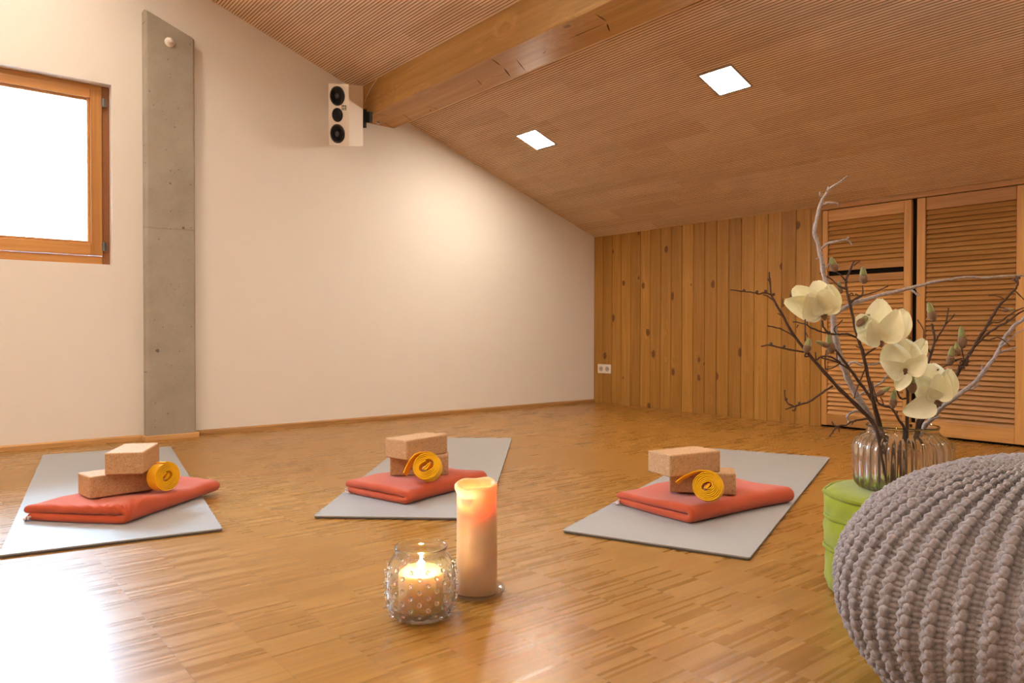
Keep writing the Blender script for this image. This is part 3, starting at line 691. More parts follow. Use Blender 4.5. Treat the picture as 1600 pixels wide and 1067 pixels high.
ff += [tuple(range(n))[::-1], tuple((m_-1)*n+k for k in range(n))]
mesh_obj('wax_body', vv, ff, M['wax'], pc, True)
MB().tube([(0, 0, H-.086), (.001, 0, H-.078), (.002, .001, H-.072)], .0012, 6).build('wick', M['wick'], pc, True)
def flame(parent, z, h, r, m='flame'):
    return MB().lathe([(0, 0), (r*.6, h*.08), (r, h*.25), (r*.85, h*.45), (r*.45, h*.75), (r*.15, h*.93), (0, h)], 16).build('flame', M[m], parent, True, (0, 0, z))
flame(pc, H-.076, .030, .0055, 'flame_deep')

# ------------------------------------------------------------------ hobnail jar with its candle
jp = floor_at(658, 963)
jr = thing('hobnail_candle_jar', 'round clear hobnail glass jar holding a lit candle', 'candle jar', (jp.x, jp.y, 0.0005))
outer = [(.046, 0), (.056, .003), (.0665, .014), (.0745, .034), (.0775, .060), (.0770, .084), (.0752, .110), (.0705, .129), (.0635, .1415), (.0575, .148), (.0572, .155), (.0590, .161), (.0590, .164)]
inner = [(.0565, .165), (.0545, .160), (.0538, .149), (.0595, .1400), (.0670, .127), (.0717, .109), (.0735, .084), (.0740, .060), (.0710, .036), (.0625, .020), (.050, .014), (0, .013)]
outer = [(r, z*.955) for r, z in outer]; inner = [(r, z*.955) for r, z in inner]
MB().lathe([(0, .002)]+outer+inner, 72).build('jar_glass', M['glass'], jr, True)
hb_ = MB()
def rad_at(z):
    for (r0, z0), (r1, z1) in zip(outer, outer[1:]):
        if z0 <= z <= z1: return r0+(r1-r0)*(z-z0)/(z1-z0), (z1-z0, -(r1-r0))
    return outer[-1][0], (1, 0)
rows = 9
for j in range(rows):
    z = .013+j*.0132; r0, (nr, nz) = rad_at(z); L = math.hypot(nr, nz); cnt = 13
    for k in range(cnt):
        a = 2*PI*(k+.5*(j % 2))/cnt; hb_.ball(((r0+.0012)*math.cos(a), (r0+.0012)*math.sin(a), z), .0050, 12, 8)
hb_.build('hobnails', M['glass_hob'], jr, True)
jc = thing('jar_candle', 'short lit cream candle inside the hobnail jar', 'candle', (jp.x, jp.y, .0145))
MB().lathe([(0, 0), (.046, 0), (.049, .003), (.0495, .083), (.048, .086), (.045, .0855), (.040, .0825), (.020, .0805), (0, .080)], 48).build('wax_body', M['wax_jar'], jc, True)
MB().tube([(0, 0, .079), (.001, 0, .086), (.003, 0, .091)], .0012, 6).build('wick', M['wick'], jc, True)
flame(jc, .088, .028, .0062)

# ------------------------------------------------------------------ green pouf
VP = floor_at(1409, 765, .25); GP = floor_at(1416, 767, .25)
gp = thing('green_pouf', 'lime green round floor cushion under the flower vase', 'pouf', (GP.x, GP.y, 0)); GR = .182
def puck(a, z):
    return .0022*math.sin(9*a+z*60)+.0016*math.sin(17*a-z*90)
prof = [(0, 0), (GR*.88, 0), (GR*.95, .010), (GR*.972, .03), (GR*.98, .07), (GR*.966, .105), (GR*.955, .112), (GR*.985, .122), (GR*.995, .15), (GR*.985, .178), (GR*.965, .186), (GR*.985, .196), (GR*1.0, .212), (GR*.985, .230), (GR*.955, .240), (GR*.90, .2465), (GR*.8, .2495), (GR*.6, .250), (GR*.3, .2495), (0, .249)]
MB().lathe(prof, 96, rfun=lambda r, z, a: r+puck(a, z)*min(1, r/.1) if r > 0 else 0).build('cover', M['green'], gp, True)
for (r, z) in ((GR*.974, .108), (GR*.982, .184), (GR*.972, .238)):
    pts = [((r+puck(2*PI*k/72, z))*math.cos(2*PI*k/72), (r+puck(2*PI*k/72, z))*math.sin(2*PI*k/72), z+.0015*math.sin(5*2*PI*k/72)) for k in range(73)]
    MB().tube(pts, .0052, 8).build('piping', M['green_cord'], gp, True)

# ------------------------------------------------------------------ ribbed glass vase
va = thing('glass_vase', 'ribbed clear glass vase of branches on the green pouf', 'vase', (VP.x, VP.y, .2512))
outer = [(.085, 0), (.098, .004), (.1045, .014), (.107, .035), (.108, .075), (.1075, .105), (.102, .120), (.092, .130), (.083, .1355), (.0785, .140), (.0775, .146), (.0795, .151), (.0795, .155)]
inner = [(.0765, .1555), (.0745, .150), (.0745, .140), (.081, .131), (.095, .120), (.1025, .104), (.1035, .075), (.1025, .035), (.0985, .018), (.088, .010), (0, .009)]
def ribs(r, z, a):
    return r
b = MB(); n = 192; v = []; full = [(0, .001)]+outer+inner; no = len(outer)+1
for i, (r, z) in enumerate(full):
    amp = 0
    if i < no: amp = .0026*min(1, max(0, (z-.004)/.02))*min(1, max(0, (.134-z)/.012))
    elif .012 < z < .128: amp = -.0007
    for k in range(n):
        a = 2*PI*k/n; rr = r+amp*math.cos(32*a); v.append((rr*math.cos(a), rr*math.sin(a), z))
b.add(v, [(j*n+k, j*n+(k+1) % n, (j+1)*n+(k+1) % n, (j+1)*n+k) for j in range(len(full)-1) for k in range(n)])
b.build('ribbed_glass', M['glass_vase'], va, True)

# ------------------------------------------------------------------ branches in the vase
VD = (Vector((VP.x, VP.y, .33))-CAM).dot(FW)                          # distance of the vase
PXM = VD/F_PX                                                         # metres per pixel there
class Branch:
    def __init__(s, name, label, base_px, mat, root=(0, 0), group=None):
        s.root = thing(name, label, 'branch', at_depth(base_px[0], base_px[1], VD+root[1]), group=group); s.o = s.root.location.copy(); s.mb = MB(); s.mat = mat
    def pts(s, L): return [at_depth(x, y, VD+d)-s.o for x, y, d in L]
    def limb(s, L, r0, r1, sub=5, wob=0., n=8):
        P = s.pts(L); m = len(P); rs_ = [(r0+(r1-r0)*i/(m-1))*PXM*.74 for i in range(m)]
        p, q = smooth_path(P, rs_, sub); rr = random.Random(len(s.mb.v))
        p = [x+Vector((rr.uniform(-1, 1), rr.uniform(-1, 1), rr.uniform(-1, 1)))*wob*PXM if 0 < i < len(p)-1 else x for i, x in enumerate(p)]
        q = [a*(1+rr.uniform(-.14, .22)) for a in q]
        s.mb.tube(p, q, n); s.mb.ball(p[-1], q[-1]*1.25, 6, 4)
        return p
    def knuckles(s, L, r, sp=1):
        for i, (x, y, d) in enumerate(L): s.mb.ball(at_depth(x, y, VD+d)-s.o, r*.66*PXM, 7, 5)
    def build(s): return s.mb.build('stem', s.mat, s.root, True)
def bud(br, x, y, d, ang, L=22, w=5.5, tip=.55):
    """downy green tip above a brown scale cup; ang is the lean on the picture, clockwise from up"""
    c = at_depth(x, y, VD+d)-br.o; a = rad(ang); ax = (UP*math.cos(a)+RT*math.sin(a)).normalized(); Lm = L*PXM; wm = w*PXM
    Mx = Matrix.Translation(c-ax*Lm*.5) @ ax.to_track_quat('Z', 'Y').to_matrix().to_4x4()
    b = MB().lathe([(0, 0), (wm*.5, Lm*.04), (wm, Lm*.22), (wm*1.02, Lm*.38), (wm*.85, Lm*.5)], 12, 0, Mx).build('bud', M['bud_brown'], br.root, True)
    MB().lathe([(wm*.8, Lm*.44), (wm*.82, Lm*.6), (wm*.62, Lm*.8), (wm*.35, Lm*.94), (0, Lm)], 12, 0, Mx).build('bud_tip', M['bud_green'], b, True)
def petal(fl, br, base, tip, width, cup=.25, bulge=(0, 0, 0), toward=0., tipw=.55):
    """base and tip are (x, y, depth); bulge bends the spine; cup curls the sides; toward>0 curls them at the viewer"""
    B = at_depth(base[0], base[1], VD+base[2])-br.o; T = at_depth(tip[0], tip[1], VD+tip[2])-br.o
    ax = T-B; L = ax.length; vdir = (at_depth((base[0]+tip[0])/2, (base[1]+tip[1])/2, VD)-CAM).normalized()
    sd = ax.cross(vdir).normalized(); nr = sd.cross(ax).normalized()
    if nr.dot(vdir) > 0: nr = -nr                                     # nr points at the viewer
    bl = RT*bulge[0]*PXM - UP*bulge[1]*PXM + nr*bulge[2]*PXM; nu, nv = 12, 9; V = []; Fc = []; Wm = width*PXM
    th = .0009
    for layer in (0, 1):
        for i in range(nu):
            u = i/(nu-1); sp = B+ax*u+bl*4*u*(1-u)*.5
            w = Wm*.5*(math.sin(PI*min(1, u**.75*.93+.045))**.62)
            for j in range(nv):
                t_ = -1+2*j/(nv-1)
                p = sp+sd*w*t_*(1-.12*abs(t_)) + nr*(1.7*toward*cup*w*(t_*t_-.35)*(1-.35*u)) + nr*.0012*math.sin(7*u+3*t_) + ax*(.02*math.sin(9*t_+L*900)*u)
                if u > .8: p += nr*(-.10*toward*(u-.8)*L)
                V.append(p-nr*th*layer)
    n_ = nu*nv
    for i in range(nu-1):
        for j in range(nv-1):
            a0 = i*nv+j; q = (a0, a0+1, a0+nv+1, a0+nv); Fc.append(q); Fc.append(tuple(n_+k for k in q[::-1]))
    bd_ = [j for j in range(nv)]+[i*nv+nv-1 for i in range(1, nu)]+[(nu-1)*nv+j for j in range(nv-2, -1, -1)]+[i*nv for i in range(nu-2, 0, -1)]
    for k in range(len(bd_)): a0, b0 = bd_[k], bd_[(k+1) % len(bd_)]; Fc.append((b0, a0, n_+a0, n_+b0))
    o = mesh_obj('petal', V, Fc, M['petal'], fl, True); return subsurf(o, 1)
def flower(br, x, y, d, ang, petals):
    c = at_depth(x, y, VD+d)-br.o; a = rad(ang); ax = (UP*math.cos(a)+RT*math.sin(a)).normalized()
    Mx = Matrix.Translation(c) @ ax.to_track_quat('Z', 'Y').to_matrix().to_4x4(); k = PXM
    fl = MB().lathe([(0, -9*k), (2.6*k, -7*k), (4.2*k, -3*k), (5*k, 1.5*k), (3*k, 4*k), (0, 6*k)], 12, 0, Mx).build('flower', M['bud_brown'], br.root, True)
    for p in petals: petal(fl, br, *p)
GB = 'magnolia stems in the vase'
ZB0 = 762                                                            # picture row where stems end, just above the glass floor
# first magnolia stem: tall, two flowers on side twigs
A = Branch('magnolia_branch', 'tall upright magnolia stem bearing the two upper cream flowers', (1392, ZB0), M['bark'], (0, .0), GB)
A.limb([(1392, ZB0, 0), (1383, 715, -.005), (1373, 667, -.02), (1361, 611, -.04), (1348.5, 552, -.05), (1339, 523, -.055), (1327, 470, -.06), (1322, 440, -.06), (1334, 409, -.065)], 5.2, 1.7, 5, .35)
A.limb([(1322, 440, -.06), (1314, 430, -.06), (1306, 424, -.06)], 1.8, 1.3)
A.limb([(1334, 415, -.065), (1339, 411, -.065), (1343, 409, -.065)], 1.2, .9)
A.limb([(1322, 452, -.06), (1310, 446, -.055), (1300, 437, -.05), (1292, 432, -.05), (1282, 427, -.05)], 1.8, 1.2, 4, .3)
A.limb([(1329, 474, -.06), (1338, 465, -.06), (1353, 460, -.065), (1370, 455, -.07), (1387, 447, -.075)], 1.7, 1.1, 4, .4)
A.limb([(1325, 462, -.06), (1331, 458, -.06), (1333, 461, -.06)], 1.2, 1.0)
A.limb([(1340, 528, -.055), (1325, 522, -.07), (1309, 522, -.085), (1295, 520, -.095), (1287, 511, -.10), (1285, 502, -.10)], 2.0, 1.6, 5, .5)
A.limb([(1295, 520, -.095), (1282, 518, -.09), (1265, 511, -.085), (1258, 506, -.085), (1240, 503, -.08)], 1.7, 1.2, 4, .7)
A.limb([(1262, 509, -.085), (1261, 503, -.085)], 1.2, 1.1); A.limb([(1306, 521, -.09), (1303, 513, -.09), (1310, 507, -.085), (1316, 500, -.08)], 1.3, .9, 4, .4)
A.limb([(1350, 557, -.05), (1358, 550, -.065), (1368, 543, -.08), (1373, 536, -.085)], 1.9, 1.6, 4, .3)
A.limb([(1347, 545, -.05), (1338, 541, -.05)], 1.3, .9); A.limb([(1343, 530, -.055), (1351, 527, -.06)], 1.4, 1.0)
A.limb([(1353, 573, -.045), (1346, 590, -.05), (1339, 607, -.05), (1335, 621, -.05)], 1.4, 1.2, 4, .3)
A.limb([(1366, 634, -.03), (1364, 615, -.035), (1361, 598, -.04)], 1.7, 1.5, 3, .3)
A.knuckles([(1322, 440, -.06), (1340, 527, -.055), (1350, 556, -.05), (1363, 618, -.04), (1295, 520, -.095)], 4.2)
A.limb([(1348, 446, -.05), (1348, 458, -.05), (1345, 463, -.05)], 1.6, 1.5, 3); A.limb([(1345, 463, -.05), (1337, 459, -.05)], 1.3, 1); A.limb([(1345, 463, -.05), (1340, 466, -.06), (1329, 470, -.06)], 1.4, 1.4)
A.build()
bud(A, 1302, 413, -.06, -18, 24, 5.8); bud(A, 1349, 430, -.05, -3, 27, 6.2); bud(A, 1312, 449, -.05, -8, 20, 4.2)
bud(A, 1349, 500, -.075, 48, 27, 5.4)
flower(A, 1287, 492, -.10, -12, [
    ((1285, 492, -.10), (1226, 470, -.10), 42, .5, (0, -4, 4), 1.), ((1284, 492, -.10), (1240, 449, -.09), 44, .5, (-2, -4, 2), 1.),
    ((1286, 493, -.10), (1276, 438, -.085), 46, .4, (3, 0, 4), 1.), ((1288, 493, -.10), (1298, 444, -.105), 38, .6, (8, 0, 0), 1.),
    ((1283, 493, -.105), (1264, 458, -.125), 50, .5, (-2, 4, 4), 1.), ((1289, 492, -.11), (1286, 452, -.13), 44, .55, (6, 4, 6), 1.)])
flower(A, 1376, 534, -.085, -6, [
    ((1376, 532, -.085), (1341, 492, -.07), 40, .3, (-4, 2, 0), 1.), ((1376, 531, -.085), (1374, 466, -.06), 50, .3, (-2, 0, -4), 1.),
    ((1378, 531, -.09), (1416, 484, -.085), 46, .5, (8, 6, 4), 1.), ((1376, 533, -.095), (1340, 524, -.11), 34, .35, (-2, -8, 6), .8),
    ((1378, 533, -.095), (1403, 484, -.12), 44, .6, (4, 8, 10), 1.), ((1374, 533, -.10), (1360, 502, -.125), 34, .5, (0, 2, 6), 1.)])
# second stem: long, reaching to the left
B = Branch('magnolia_branch', 'long bare magnolia stem arching out to the left over the board wall', (1389, ZB0-2), M['bark'], (0, -.03), GB)
B.limb([(1389, ZB0-2, -.03), (1380, 712, -.045), (1366, 664, -.06), (1343.7, 639, -.08), (1304.7, 600, -.10), (1266, 556, -.12), (1239, 522, -.13), (1217, 482, -.14), (1205, 460, -.145), (1202, 426, -.15)], 5.0, 1.4, 5, .4)
B.limb([(1206, 461, -.145), (1195, 457, -.15), (1186, 459, -.15), (1173, 456, -.155), (1158, 455, -.16), (1142, 453, -.165)], 1.7, 1.0, 4, .5)
B.limb([(1212, 472, -.14), (1200, 463, -.14), (1192, 460, -.14)], 1.3, .9)
B.limb([(1262, 551, -.12), (1240, 547, -.13), (1215, 542, -.14), (1200, 539, -.145), (1190, 541, -.15)], 1.8, 1.2, 4, .5)
B.limb([(1241, 526, -.13), (1225, 516, -.13), (1210, 511, -.135), (1200, 509, -.14)], 1.4, 1.0, 4, .4)
B.limb([(1301, 603, -.10), (1285, 613, -.105), (1265, 627, -.11), (1250, 632, -.115), (1240, 635, -.12), (1228, 639, -.12)], 2.2, 1.2, 4, .5)
B.limb([(1240, 635, -.12), (1231, 630, -.12), (1227, 622, -.12), (1226, 610, -.12)], 1.4, 1.0, 4, .4); B.limb([(1243, 634, -.12), (1242, 641, -.12), (1239, 641, -.12)], 1.5, 1.2, 3)
B.limb([(1268, 559, -.12), (1276, 562, -.125), (1283, 557, -.13), (1297, 557, -.135), (1312, 566, -.12)], 1.6, 1.6, 4, .3); B.limb([(1275, 561, -.125), (1274, 551, -.125)], 1.3, 1.1)
B.limb([(1266, 556, -.12), (1258, 557, -.125), (1260, 549, -.13)], 1.4, 1.5, 4); B.limb([(1258, 533, -.125), (1258, 515, -.125), (1258, 500, -.12)], 1.4, 1.2, 3)
B.limb([(1262, 526, -.12), (1258, 517, -.12)], .9, .8); B.limb([(1204, 444, -.148), (1200, 436, -.15)], 1.0, .9); B.limb([(1223, 494, -.14), (1216, 490, -.14)], 1.2, .8)
B.limb([(1245, 512, -.13), (1247, 508, -.13)], 1.1, .9)
for (x, y, d) in ((1209, 462, -.145), (1197, 457, -.15), (1182, 458, -.15), (1163, 456, -.158), (1225, 543, -.135), (1205, 539, -.142), (1250, 632, -.115), (1228, 626, -.12)): B.mb.ball(at_depth(x+random.uniform(-1, 1), y-2, VD+d)-B.o, 2.3*PXM, 6, 4)
B.build(); bud(B, 1262, 540, -.13, 14, 22, 5.5)
# third stem: short, between the first two
Cc = Branch('magnolia_branch', 'leaning magnolia stem with furry green buds, left of the tall stem', (1398, ZB0-4), M['bark'], (0, .03), GB)
Cc.limb([(1398, ZB0-4, .03), (1388, 712, .02), (1377, 668, -.0), (1362.5, 626, -.03), (1339, 592, -.05), (1315, 559, -.07), (1303.5, 545, -.08)], 4.6, 2.0, 5, .4)
Cc.limb([(1327, 577, -.06), (1313, 568, -.075), (1300, 563, -.085), (1284, 559, -.095)], 1.9, 1.4, 4, .4); Cc.limb([(1303, 545, -.08), (1300, 548, -.085), (1297, 545, -.09)], 1.7, 1.8, 3)
Cc.limb([(1307, 549, -.08), (1308, 560, -.08), (1309, 566, -.08)], 1.4, 1.0); Cc.limb([(1290, 577, -.09), (1289, 565, -.09), (1291, 548, -.09)], 1.4, 1.2, 3); Cc.limb([(1290, 577, -.09), (1300, 575, -.085), (1312, 568, -.075)], 1.3, 1.3, 3)
Cc.build(); bud(Cc, 1297, 537, -.09, -12, 30, 6.3); bud(Cc, 1285, 537, -.095, -70, 22, 4.2)
# fourth stem: low flower
D_ = Branch('magnolia_branch', 'short magnolia stem carrying the open cream flower at the centre', (1417, ZB0-2), M['bark'], (0, -.02), GB)
D_.limb([(1417, ZB0-2, -.02), (1417, 715, -.03), (1417, 674, -.05), (1418, 640, -.06), (1418, 612, -.07), (1416, 585, -.08)], 4.6, 2.6, 4, .3)
D_.limb([(1418, 645, -.06), (1424, 638, -.065), (1431, 633, -.07), (1436, 626, -.075), (1437, 619, -.07)], 1.8, 1.3, 4, .3); D_.limb([(1417, 622, -.065), (1408, 623, -.07), (1403, 615, -.075), (1401, 606, -.07)], 1.7, 1.4, 4, .3)
D_.build(); bud(D_, 1424, 598, -.09, -8, 32, 6.5, .6)
flower(D_, 1413, 578, -.085, 2, [
    ((1413, 578, -.085), (1388, 536, -.07), 48, .4, (-8, 0, 0), 1.), ((1413, 577, -.085), (1409, 528, -.06), 56, .3, (0, 0, 0), 1.), ((1414, 578, -.085), (1445, 529, -.075), 34, .5, (0, 4, 2), 1.),
    ((1413, 579, -.09), (1378, 566, -.11), 34, .4, (2, 10, 6), .9), ((1415, 579, -.09), (1447, 556, -.12), 34, .5, (4, 8, 8), 1.), ((1418, 583, -.09), (1402, 610, -.10), 26, .5, (-4, 2, 4), .8)])
# fifth: side stem with small buds
E_ = Branch('magnolia_branch', 'thin crooked magnolia stem with budded side twigs below the centre flower', (1408, ZB0-3), M['bark'], (0, -.05), GB)
E_.limb([(1408, ZB0-3, -.05), (1410, 710, -.055), (1413, 672, -.06), (1404, 655, -.07), (1393, 638, -.075), (1380, 634, -.08), (1371, 628, -.08), (1368, 620, -.085), (1372, 615, -.085)], 3.2, 1.5, 4, .4)
E_.limb([(1381, 634, -.08), (1379, 627, -.08), (1376, 621, -.08)], 1.4, 1.1, 3, .4); E_.limb([(1395, 640, -.075), (1394, 634, -.075)], 1.6, 1.4); E_.limb([(1371, 627, -.08), (1366, 611, -.085), (1363, 597, -.085)], 1.4, 1.1, 3); E_.limb([(1401, 651, -.07), (1402, 643, -.07)], 1.2, 1.)
E_.build(); bud(E_, 1396, 623, -.08, 4, 30, 5.4); bud(E_, 1380, 611, -.085, 60, 24, 4.6)
# sixth: right flower
G_ = Branch('magnolia_branch', 'magnolia stem with the lowest, rightmost cream flower and budded tips above', (1424, ZB0), M['bark'], (0, -.0), GB)
G_.limb([(1424, ZB0, 0), (1428, 712, -.02), (1432, 672, -.04), (1436, 655, -.05), (1450, 640, -.06), (1463, 628, -.07)], 4.0, 2.4, 4, .3)
G_.limb([(1436, 655, -.05), (1441, 625, -.03), (1446, 590, -.02), (1450, 568, -.02), (1460, 535, -.02), (1458, 515, -.02), (1456, 507, -.02)], 3.0, 1.8, 5, .4)
G_.limb([(1460, 537, -.02), (1468, 522, -.02), (1477, 507, -.02), (1482, 482, -.02)], 1.9, 1.1, 4, .4); G_.limb([(1478, 506, -.02), (1487, 497, -.02), (1491, 491, -.02)], 1.4, 1., 3); G_.limb([(1454, 552, -.02), (1447, 540, -.02), (1443, 533, -.02), (1443, 517, -.02), (1434, 500, -.02)], 1.5, 1., 4, .5)
G_.build(); bud(G_, 1455, 487, -.02, -16, 32, 6)
flower(G_, 1466, 627, -.075, -20, [
    ((1464, 626, -.075), (1432, 588, -.06), 42, .4, (-2, 0, 0), 1.), ((1466, 626, -.075), (1455, 567, -.05), 52, .35, (-2, 0, 0), 1.), ((1467, 626, -.075), (1484, 576, -.08), 36, .55, (10, 0, 2), 1.),
    ((1462, 627, -.08), (1437, 605, -.10), 40, .4, (-4, 4, 6), 1.), ((1464, 626, -.085), (1466, 584, -.11), 40, .6, (8, 2, 8), 1.), ((1459, 628, -.085), (1412, 645, -.11), 40, .5, (-2, 6, 8), .7)])
# seventh: long right stem of twigs
K_ = Branch('magnolia_branch', 'tall brown magnolia stem leaning right before the wide louvred door', (1428, ZB0-4), M['bark'], (0, .03), GB)
K_.limb([(1428, ZB0-4, .03), (1432, 712, .01), (1438, 662, -.01), (1470, 626, -.03), (1500, 577, -.05), (1524, 538, -.06), (1543, 508, -.07), (1560, 479, -.08), (1580, 458, -.085), (1590, 445, -.09), (1588, 432, -.09)], 4.8, 1.4, 5, .5)
K_.limb([(1522, 541, -.06), (1540, 524, -.07), (1555, 513, -.08), (1575, 502, -.09), (1598, 486, -.10), (1625, 475, -.10)], 2.4, 1.5, 4, .6)
K_.limb([(1541, 509, -.07), (1550, 504, -.075), (1562, 503, -.08), (1580, 490, -.085), (1605, 478, -.09)], 1.7, 1.1, 4, .5); K_.limb([(1560, 480, -.08), (1568, 481, -.08), (1574, 483, -.08)], 1.2, 1.1)
K_.limb([(1500, 578, -.05), (1510, 566, -.06), (1505, 560, -.06), (1492, 563, -.06), (1478, 571, -.06), (1465, 578, -.06)], 1.7, 1.3, 4, .5); K_.limb([(1508, 566, -.06), (1504, 553, -.06), (1503, 540, -.06)], 1.5, 1.4, 3)
K_.limb([(1530, 529, -.06), (1546, 531, -.06), (1560, 527, -.06), (1578, 540, -.06)], 1.2, .9, 4, .6); K_.limb([(1569, 467, -.08), (1556, 462, -.08), (1545, 462, -.08)], 1.1, .8, 3, .4); K_.limb([(1585, 453, -.085), (1594, 462, -.085), (1600, 468, -.085)], 1.2, .9, 3)
K_.limb([(1491, 592, -.05), (1480, 585, -.05), (1472, 588, -.05)], 1.2, .9, 3)
for i in range(16):                                                   # spent seed scales clustered at the fork
    K_.mb.ball(at_depth(1503+random.gauss(0, 8), 567+random.gauss(0, 5), VD-.055)-K_.o, random.uniform(1.3, 2.6)*PXM, 6, 4)
for (x, y) in ((1546, 503), (1552, 492), (1566, 472), (1588, 440), (1584, 437), (1592, 434), (1533, 522), (1513, 556), (1575, 500)): K_.mb.ball(at_depth(x, y, VD-.07)-K_.o, 2.4*PXM, 6, 4)
K_.build(); bud(K_, 1503, 527, -.06, -6, 34, 6); bud(K_, 1486, 556, -.06, 8, 30, 5.6); bud(K_, 1575, 484, -.08, 85, 18, 3.2, .1); bud(K_, 1496, 545, -.06, -12, 22, 4.2)
# lichen covered bare branches
GL = 'lichen covered bare branches in the vase'
L1 = Branch('lichen_branch', 'thick grey lichen-covered branch rising highest, left, towards the ceiling', (1387, ZB0-6), M['lichen'], (0, .05), GL)
L1.limb([(1387, ZB0-6, .05), (1379, 712, .03), (1366, 664, .01), (1334, 611, -.01), (1314.4, 562, -.03), (1304.7, 523, -.04), (1300, 484, -.05), (1288, 431, -.06), (1280.3, 391, -.07), (1273, 362, -.075), (1277.9, 336, -.08), (1284, 314, -.085), (1295, 297, -.09), (1308, 287, -.095), (1324, 276, -.10)], 7.6, 1.6, 5, .6, 10)
L1.limb([(1287, 309, -.085), (1281, 306, -.085), (1281, 301, -.085)], 1.8, 1.2, 3); L1.limb([(1292, 300, -.09), (1294, 292, -.09)], 1.8, 1.6)
L1.limb([(1284, 321, -.083), (1292, 317, -.085), (1302, 317, -.09), (1309, 318, -.09), (1310, 321, -.09)], 2.6, 1.6, 4, .4)
L1.limb([(1282, 390, -.07), (1291, 382, -.075), (1301, 378, -.08), (1313, 376, -.085), (1323, 374, -.09), (1326, 371, -.09)], 3.0, 1.6, 4, .5); L1.limb([(1322, 374, -.09), (1328, 378, -.09), (1330, 382, -.09)], 1.7, 1.3, 3); L1.limb([(1286, 424, -.06), (1292, 416, -.06), (1296, 412, -.06)], 1.8, 1.3, 3)
L1.limb([(1280, 405, -.07), (1276, 404, -.07)], 1.5, 1.2)
L1.limb([(1303, 492, -.05), (1311, 486, -.05), (1334, 474, -.05), (1373, 462, -.04), (1402, 455, -.03), (1431, 447.6, -.02), (1460.6, 440, -.01), (1488, 436, .0), (1514, 433, .0), (1540, 434, .01), (1563, 432, .01), (1600, 430.6, .02), (1640, 428, .03)], 4.2, 1.8, 4, .5)
L1.limb([(1421, 451, -.02), (1428, 456, -.03), (1434, 462, -.03)], 2.2, 1.6, 3, .3); L1.limb([(1340, 472, -.05), (1338, 465, -.05)], 1.5, 1.1); L1.limb([(1429, 448, -.02), (1437, 461, -.02)], 1.0, .8)
L1.limb([(1317, 574, -.03), (1325, 571, -.03), (1330, 566, -.03), (1337, 566, -.03), (1345, 570, -.03), (1355, 570, -.03), (1368, 569, -.03), (1382, 565, -.03)], 2.6, 1.8, 4, .6)
L1.limb([(1340, 619, -.01), (1350, 613, -.01), (1358, 608, -.01), (1374, 600, -.01), (1385, 589, -.01), (1392, 580, -.01)], 2.2, 1.6, 4, .4); L1.limb([(1318, 600, -.015), (1312, 601, -.02)], 1.6, 1.2)
L1.limb([(1352, 640, .0), (1340, 642, -.02), (1329, 645, -.03), (1324, 651, -.035), (1326, 657, -.035), (1325, 664, -.035)], 2.6, 1.8, 4, .6)
L1.build()
L2 = Branch('lichen_branch', 'grey lichen-covered branch sweeping up to the right edge', (1420, ZB0-5), M['lichen'], (0, .06), GL)
L2.limb([(1420, ZB0-5, .06), (1428, 715, .04), (1440, 674, .02), (1455, 655, .01), (1470, 638, .0), (1497, 618, -.02), (1526, 594, -.03), (1553, 560, -.04), (1565, 538, -.05), (1573, 523, -.055), (1587, 507, -.06), (1602, 496, -.07), (1640, 470, -.08)], 5.2, 3.0, 4, .6, 10)
L2.limb([(1558, 553, -.04), (1570, 548, -.045), (1580, 545, -.045), (1587, 543, -.045)], 2.6, 1.5, 4, .5); L2.limb([(1508, 610, -.02), (1520, 607, -.02), (1530, 600, -.02)], 1.8, 1.2, 3, .4); L2.limb([(1455, 656, .01), (1462, 653, .0), (1469, 650, .0)], 2., 1.3, 3)
L2.limb([(1562, 543, -.05), (1572, 536, -.06), (1590, 520, -.06), (1610, 512, -.06)], 1.8, 1.2, 4, .5); L2.limb([(1531, 590, -.03), (1534, 578, -.03), (1534, 570, -.03)], 1.6, 1.1, 3, .3)
L2.build()
T3 = Branch('bare_twig', 'thin bare twig drooping low to the left over the vase rim', (1384, ZB0-8), M['bark'], (0, -.06), GL)
T3.limb([(1384, ZB0-8, -.06), (1378, 715, -.07), (1368, 668, -.075), (1358, 655, -.08), (1342, 656, -.085), (1330, 659, -.09), (1322, 664, -.09), (1309, 666, -.10), (1302, 674, -.10), (1296, 682, -.105)], 2.6, 1.3, 4, .5)
T3.limb([(1309, 666, -.10), (1303, 664, -.10), (1300, 659, -.10)], 1.5, 1.1, 3, .3); T3.limb([(1311, 667, -.10), (1311, 675, -.10)], 1.1, .8); T3.limb([(1334, 658, -.09), (1331, 663, -.09)], 1.6, 1.2)
T3.build()

# ------------------------------------------------------------------ knitted pouf
KP = Vector((-3.3187, -4.3026, 0)); KR, KH = .3176, .2252; KZ = KH-.015
kp = thing('knitted_pouf', 'big grey chunky hand-knitted pouf in the right foreground', 'pouf', (KP.x, KP.y, 0))
RID = 52; ROWS = RID*2; yr = .0063; dn = .0078; NS = 46
t0, t1 = rad(-80), rad(84)
